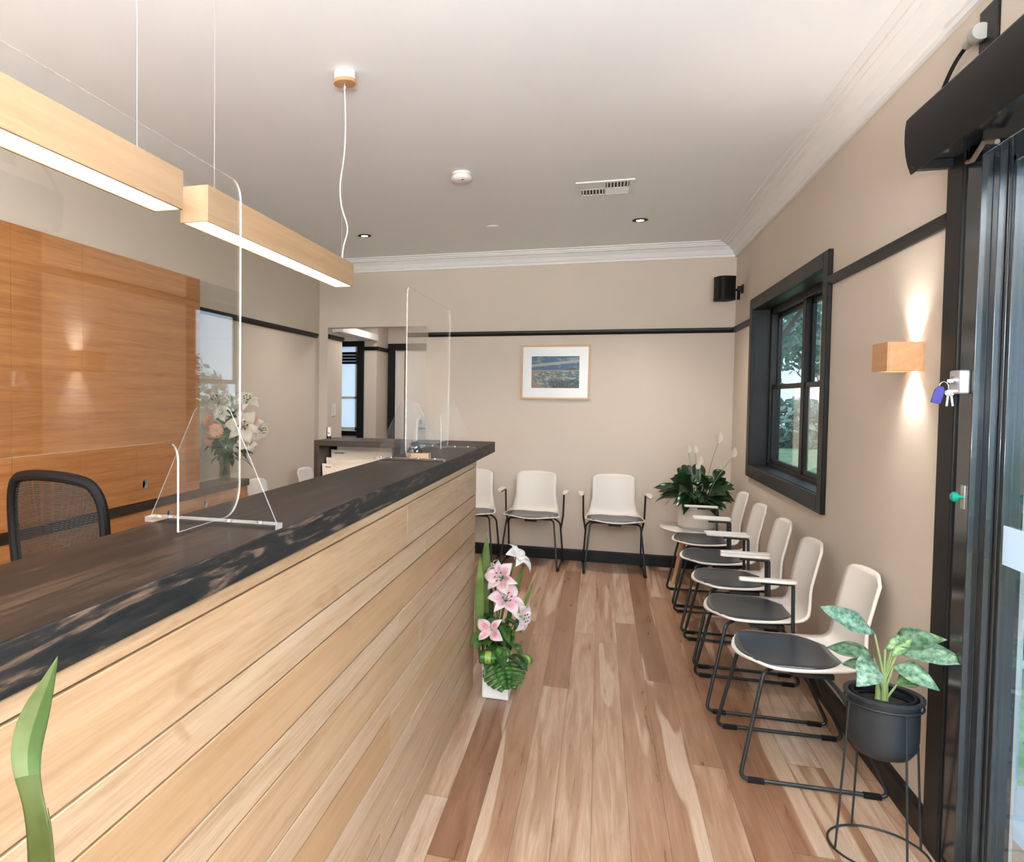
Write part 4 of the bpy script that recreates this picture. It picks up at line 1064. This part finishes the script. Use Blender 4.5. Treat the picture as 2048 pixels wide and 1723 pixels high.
# ------------------------------------------------------------------ foreground sword leaf plant
fp = thing('foreground_plant', (-.44, .46, 0), 'green sword leaf rising at the lower left in front of the counter', 'plant')
MB().prism([(-.09, -.09), (.09, -.09), (.09, .09), (-.09, .09)], 2, 0, .32).build('vase', 'whitebox', fp, .004)
def ribbon(pts, name='sword_leaf'):
    """pts: (centre, half width vector, fold vector, colour left, colour right)"""
    b = MB(); vs = []; fs = []; cs = []
    for c_, h_, f_, a, d in pts:
        c_ = Vector(c_); h_ = Vector(h_); f_ = Vector(f_); vs += [c_-h_, c_+f_, c_+h_]
    for i in range(len(pts)-1):
        for k in (0, 1):
            fs.append((i*3+k, i*3+k+1, i*3+k+4, i*3+k+3)); cs.append(pts[i][3+k])
    b.add(vs, fs, 0, cs, None, True); return b.build(name, 'blade', fp, solid=.001, subd=2)
ox, oy = -.44, .46
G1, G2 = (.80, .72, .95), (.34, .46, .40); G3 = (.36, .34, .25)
def C(x, z, y=.5): return (x-ox, y-oy, z)
ribbon([(C(-.44, .28, .47), (.012, 0, 0), (0, .004, 0), G3, G3),
        (C(-.437, .75, .49), (.014, 0, 0), (0, .004, 0), G3, G3),
        (C(-.435, 1.00), (.0165, 0, 0), (0, .004, 0), G3, G3),
        (C(-.4395, 1.06), (.0125, .0, -.002), (0, .004, 0), G3, G3),
        (C(-.447, 1.090), (.0085, .004, -.003), (0, .002, 0), G3, G3),
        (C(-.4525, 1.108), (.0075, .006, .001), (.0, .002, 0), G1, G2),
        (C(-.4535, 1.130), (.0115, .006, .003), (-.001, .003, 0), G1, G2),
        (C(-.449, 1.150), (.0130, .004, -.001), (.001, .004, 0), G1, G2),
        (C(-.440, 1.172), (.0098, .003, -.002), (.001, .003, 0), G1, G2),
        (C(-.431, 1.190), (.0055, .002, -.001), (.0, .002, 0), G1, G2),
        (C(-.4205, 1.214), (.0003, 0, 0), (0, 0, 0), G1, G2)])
ribbon([(C(-.425, .28, .45), (.004, 0, 0), (0, .001, 0), G3, G3), (C(-.422, .95, .49), (.003, 0, 0), (0, .001, 0), G3, G3), (C(-.425, 1.05), (.0018, 0, 0), (0, .001, 0), G3, G3), (C(-.4315, 1.085), (.0003, 0, 0), (0, 0, 0), G3, G3)], 'grass_blade')

# ------------------------------------------------------------------ bouquet on the bench
vb = thing('flower_vase', (-2.475, 4.62, .828), 'lily and gerbera bouquet in a small glass vase on the dark bench', 'flowers in vase')
MB().lathe([(0, 0), (.040, 0), (.042, .01), (.040, .05), (.034, .10), (.040, .155), (.0425, .157), (.037, .10), (.038, .012), (0, .010)], 32).build('glass_vase', 'vaseglass', vb)
random.seed(21)
sb = MB()
for k in range(22):
    a = random.uniform(0, 2*pi); sb.tube([(.028*cos(a), .028*sin(a), .015), (-.015*cos(a), -.015*sin(a), .16), (-.05*cos(a)+.02, -.05*sin(a), .30)], .003, 5, col=(.5, .5, .4))
sb.build('stems', 'green', vb)
lf = MB()
for k in range(190):
    a = random.uniform(0, 2*pi); el = random.uniform(-.5, 1.3)
    d = Vector((cos(a)*cos(el), sin(a)*cos(el), sin(el))); p0 = Vector((.04+d.x*.08, d.y*.07, .30+.09*d.z+random.uniform(-.12, .09)))
    L_ = random.uniform(.06, .12); c_ = random.uniform(.15, .8)
    if p0.x+d.x*L_ < -.13: d.x *= .2
    lf.leaf(p0, d, (0, 0, 1), L_, random.uniform(.03, .06), random.uniform(.1, .6), .25, 5, col=(c_, c_*1.1, c_*.9), shape=(.9, .8))
lf.build('foliage', 'green', vb)
for p, n_, r, col in (((.175, -.06, .385), (.35, -.9, .2), .125, (1, .97, .90)), ((.27, -.03, .37), (.95, -.3, -.1), .085, (1, .96, .88)), ((.175, -.03, .54), (.4, -.5, .8), .10, (1, .98, .92)), ((-.03, -.03, .54), (-.3, -.6, .8), .095, (1, .98, .94)), ((.07, -.03, .55), (.1, -.5, .9), .08, (1, .98, .92)), ((.20, -.05, .29), (.5, -.8, -.2), .075, (1, .96, .88)), ((.02, -.07, .47), (.1, -.9, .4), .07, (1, .97, .92))):
    lily(vb, p, n_, r, col, 'lily_bloom', (1, .96, .85))
for p, n_ in (((.0, -.12, .36), (.3, -1, .1)), ((-.085, -.07, .42), (-.2, -.9, .4)), ((-.06, -.1, .30), (-.3, -.9, 0)), ((.215, -.05, .44), (.6, -.8, .3))):
    p = Vector(p); n_ = Vector(n_).normalized(); u = n_.orthogonal().normalized(); v = n_.cross(u); b = MB()
    for k in range(22):
        a = 2*pi*k/22; b.leaf(p+n_*(.004 if k % 2 else 0), (u*cos(a)+v*sin(a))+n_*.15, n_, .058, .017, 0, .1, 4, col=(1, .52, .36), shape=(.6, .5))
    g_ = b.build('gerbera_bloom', 'petal', vb)
    MB().lathe([(0, 0), (.011, .001), (.009, .006), (0, .007)], 14, mat=Matrix.Translation(p) @ n_.to_track_quat('Z', 'Y').to_matrix().to_4x4()).build('flower_eye', 'stem', g_)

# ------------------------------------------------------------------ outside
gr_ = MB().box(X2, 60, -30, 60, -.5, -.4).build('lawn', 'grass'); struct(gr_)
dk = MB().box(X2, 3.4, -1.5, 3.4, -.15, -.02).build('outside_landing', 'paving'); struct(dk)
rl = thing('handrail', (1.49, 3.38, 0), 'galvanised steel railing across the end of the landing outside the entrance', 'railing')
MB().box(-.028, .028, -.028, .028, -.02, 1.06).build('post', 'galv', rl, .006)
MB().box(1.55, 1.60, -.028, .028, -.02, 1.06).build('post', 'galv', rl, .006)
MB().tube([(0, 0, 1.02), (1.6, 0, 1.02)], .021, 14).tube([(0, 0, .90), (1.6, 0, .90)], .016, 12).tube([(0, 0, .45), (1.6, 0, .45)], .016, 12).build('rail', 'galv', rl)
MB().tube([(-.10, -.35, .28), (.45, .10, .62)], .012, 12).tube([(-.08, -.3, .16), (.5, .1, -.02)], .012, 12).build('brace', 'galv', rl)
def foliage(name, n, fn, size, mat, label, cat, seed, group=None):
    random.seed(seed); vs = []; fs = []; cs = []
    for _ in range(n):
        p, c_ = fn(); d = Vector((random.gauss(0, 1), random.gauss(0, 1), random.gauss(0, 1))).normalized(); e = d.orthogonal().normalized(); s = size*random.uniform(.6, 1.4)
        b_ = len(vs); vs += [p-d*s, p+e*s*.45, p+d*s, p-e*s*.45]; fs.append((b_, b_+1, b_+2, b_+3)); cs.append((c_, c_, c_*.95))
    b = MB(); b.add(vs, fs, 0, cs); o = b.build(name, mat); tag(o, label, cat, group); return o
def ell(cx, cy, cz, rx, ry, rz):
    def f():
        while True:
            q = Vector((random.uniform(-1, 1), random.uniform(-1, 1), random.uniform(-1, 1)))
            if .35 < q.length < 1: break
        return Vector((cx+q.x*rx, cy+q.y*ry, cz+q.z*rz)), random.uniform(.5, 1.5)
    return f
foliage('hedge', 9000, ell(3.4, 7.0, .6, .95, 1.9, 1.5), .07, 'hedge', 'dense green garden shrub outside the entrance glass', 'shrub', 1)
def tree(x, y, h, r, seed, label, dens=5000, leafs=.16):
    t_ = thing('tree', (x, y, -.4), label, 'tree', 'trees beyond the windows')
    MB().tube([(0, 0, 0), (.08, .05, h*.4), (-.05, 0, h*.8)], [.16, .12, .07], 10).tube([(.04, 0, h*.4), (r*.5, .2, h*.75)], [.08, .04], 8).tube([(.04, 0, h*.45), (-r*.5, -.2, h*.8)], [.08, .04], 8).build('trunk', 'bark', t_)
    random.seed(seed); vs = []; fs = []; cs = []; f = ell(0, 0, h, r, r, r*.62)
    for _ in range(dens):
        p, c_ = f(); d = Vector((random.gauss(0, 1), random.gauss(0, 1), random.gauss(0, 1))).normalized(); e = d.orthogonal().normalized(); s = leafs*random.uniform(.6, 1.3)
        b_ = len(vs); vs += [p-d*s, p+e*s*.5, p+d*s, p-e*s*.5]; fs.append((b_, b_+1, b_+2, b_+3)); cs.append((c_, c_, c_))
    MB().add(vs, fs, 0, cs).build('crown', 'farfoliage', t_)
tree(7.0, 26, 4.6, 3.4, 2, 'broad tree seen through the left panes of the window')
tree(3.2, 19.5, 5.4, 2.6, 3, 'tree seen high in the right panes of the window')
tree(11.5, 36, 6, 5.5, 4, 'large distant tree behind the others outside the window')
tree(9, 10, 4.6, 2.2, 6, 'tree beyond the garden shrub outside the entrance', 3500)
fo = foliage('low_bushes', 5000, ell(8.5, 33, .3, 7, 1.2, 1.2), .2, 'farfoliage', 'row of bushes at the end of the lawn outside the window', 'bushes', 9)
fo['kind'] = 'stuff'
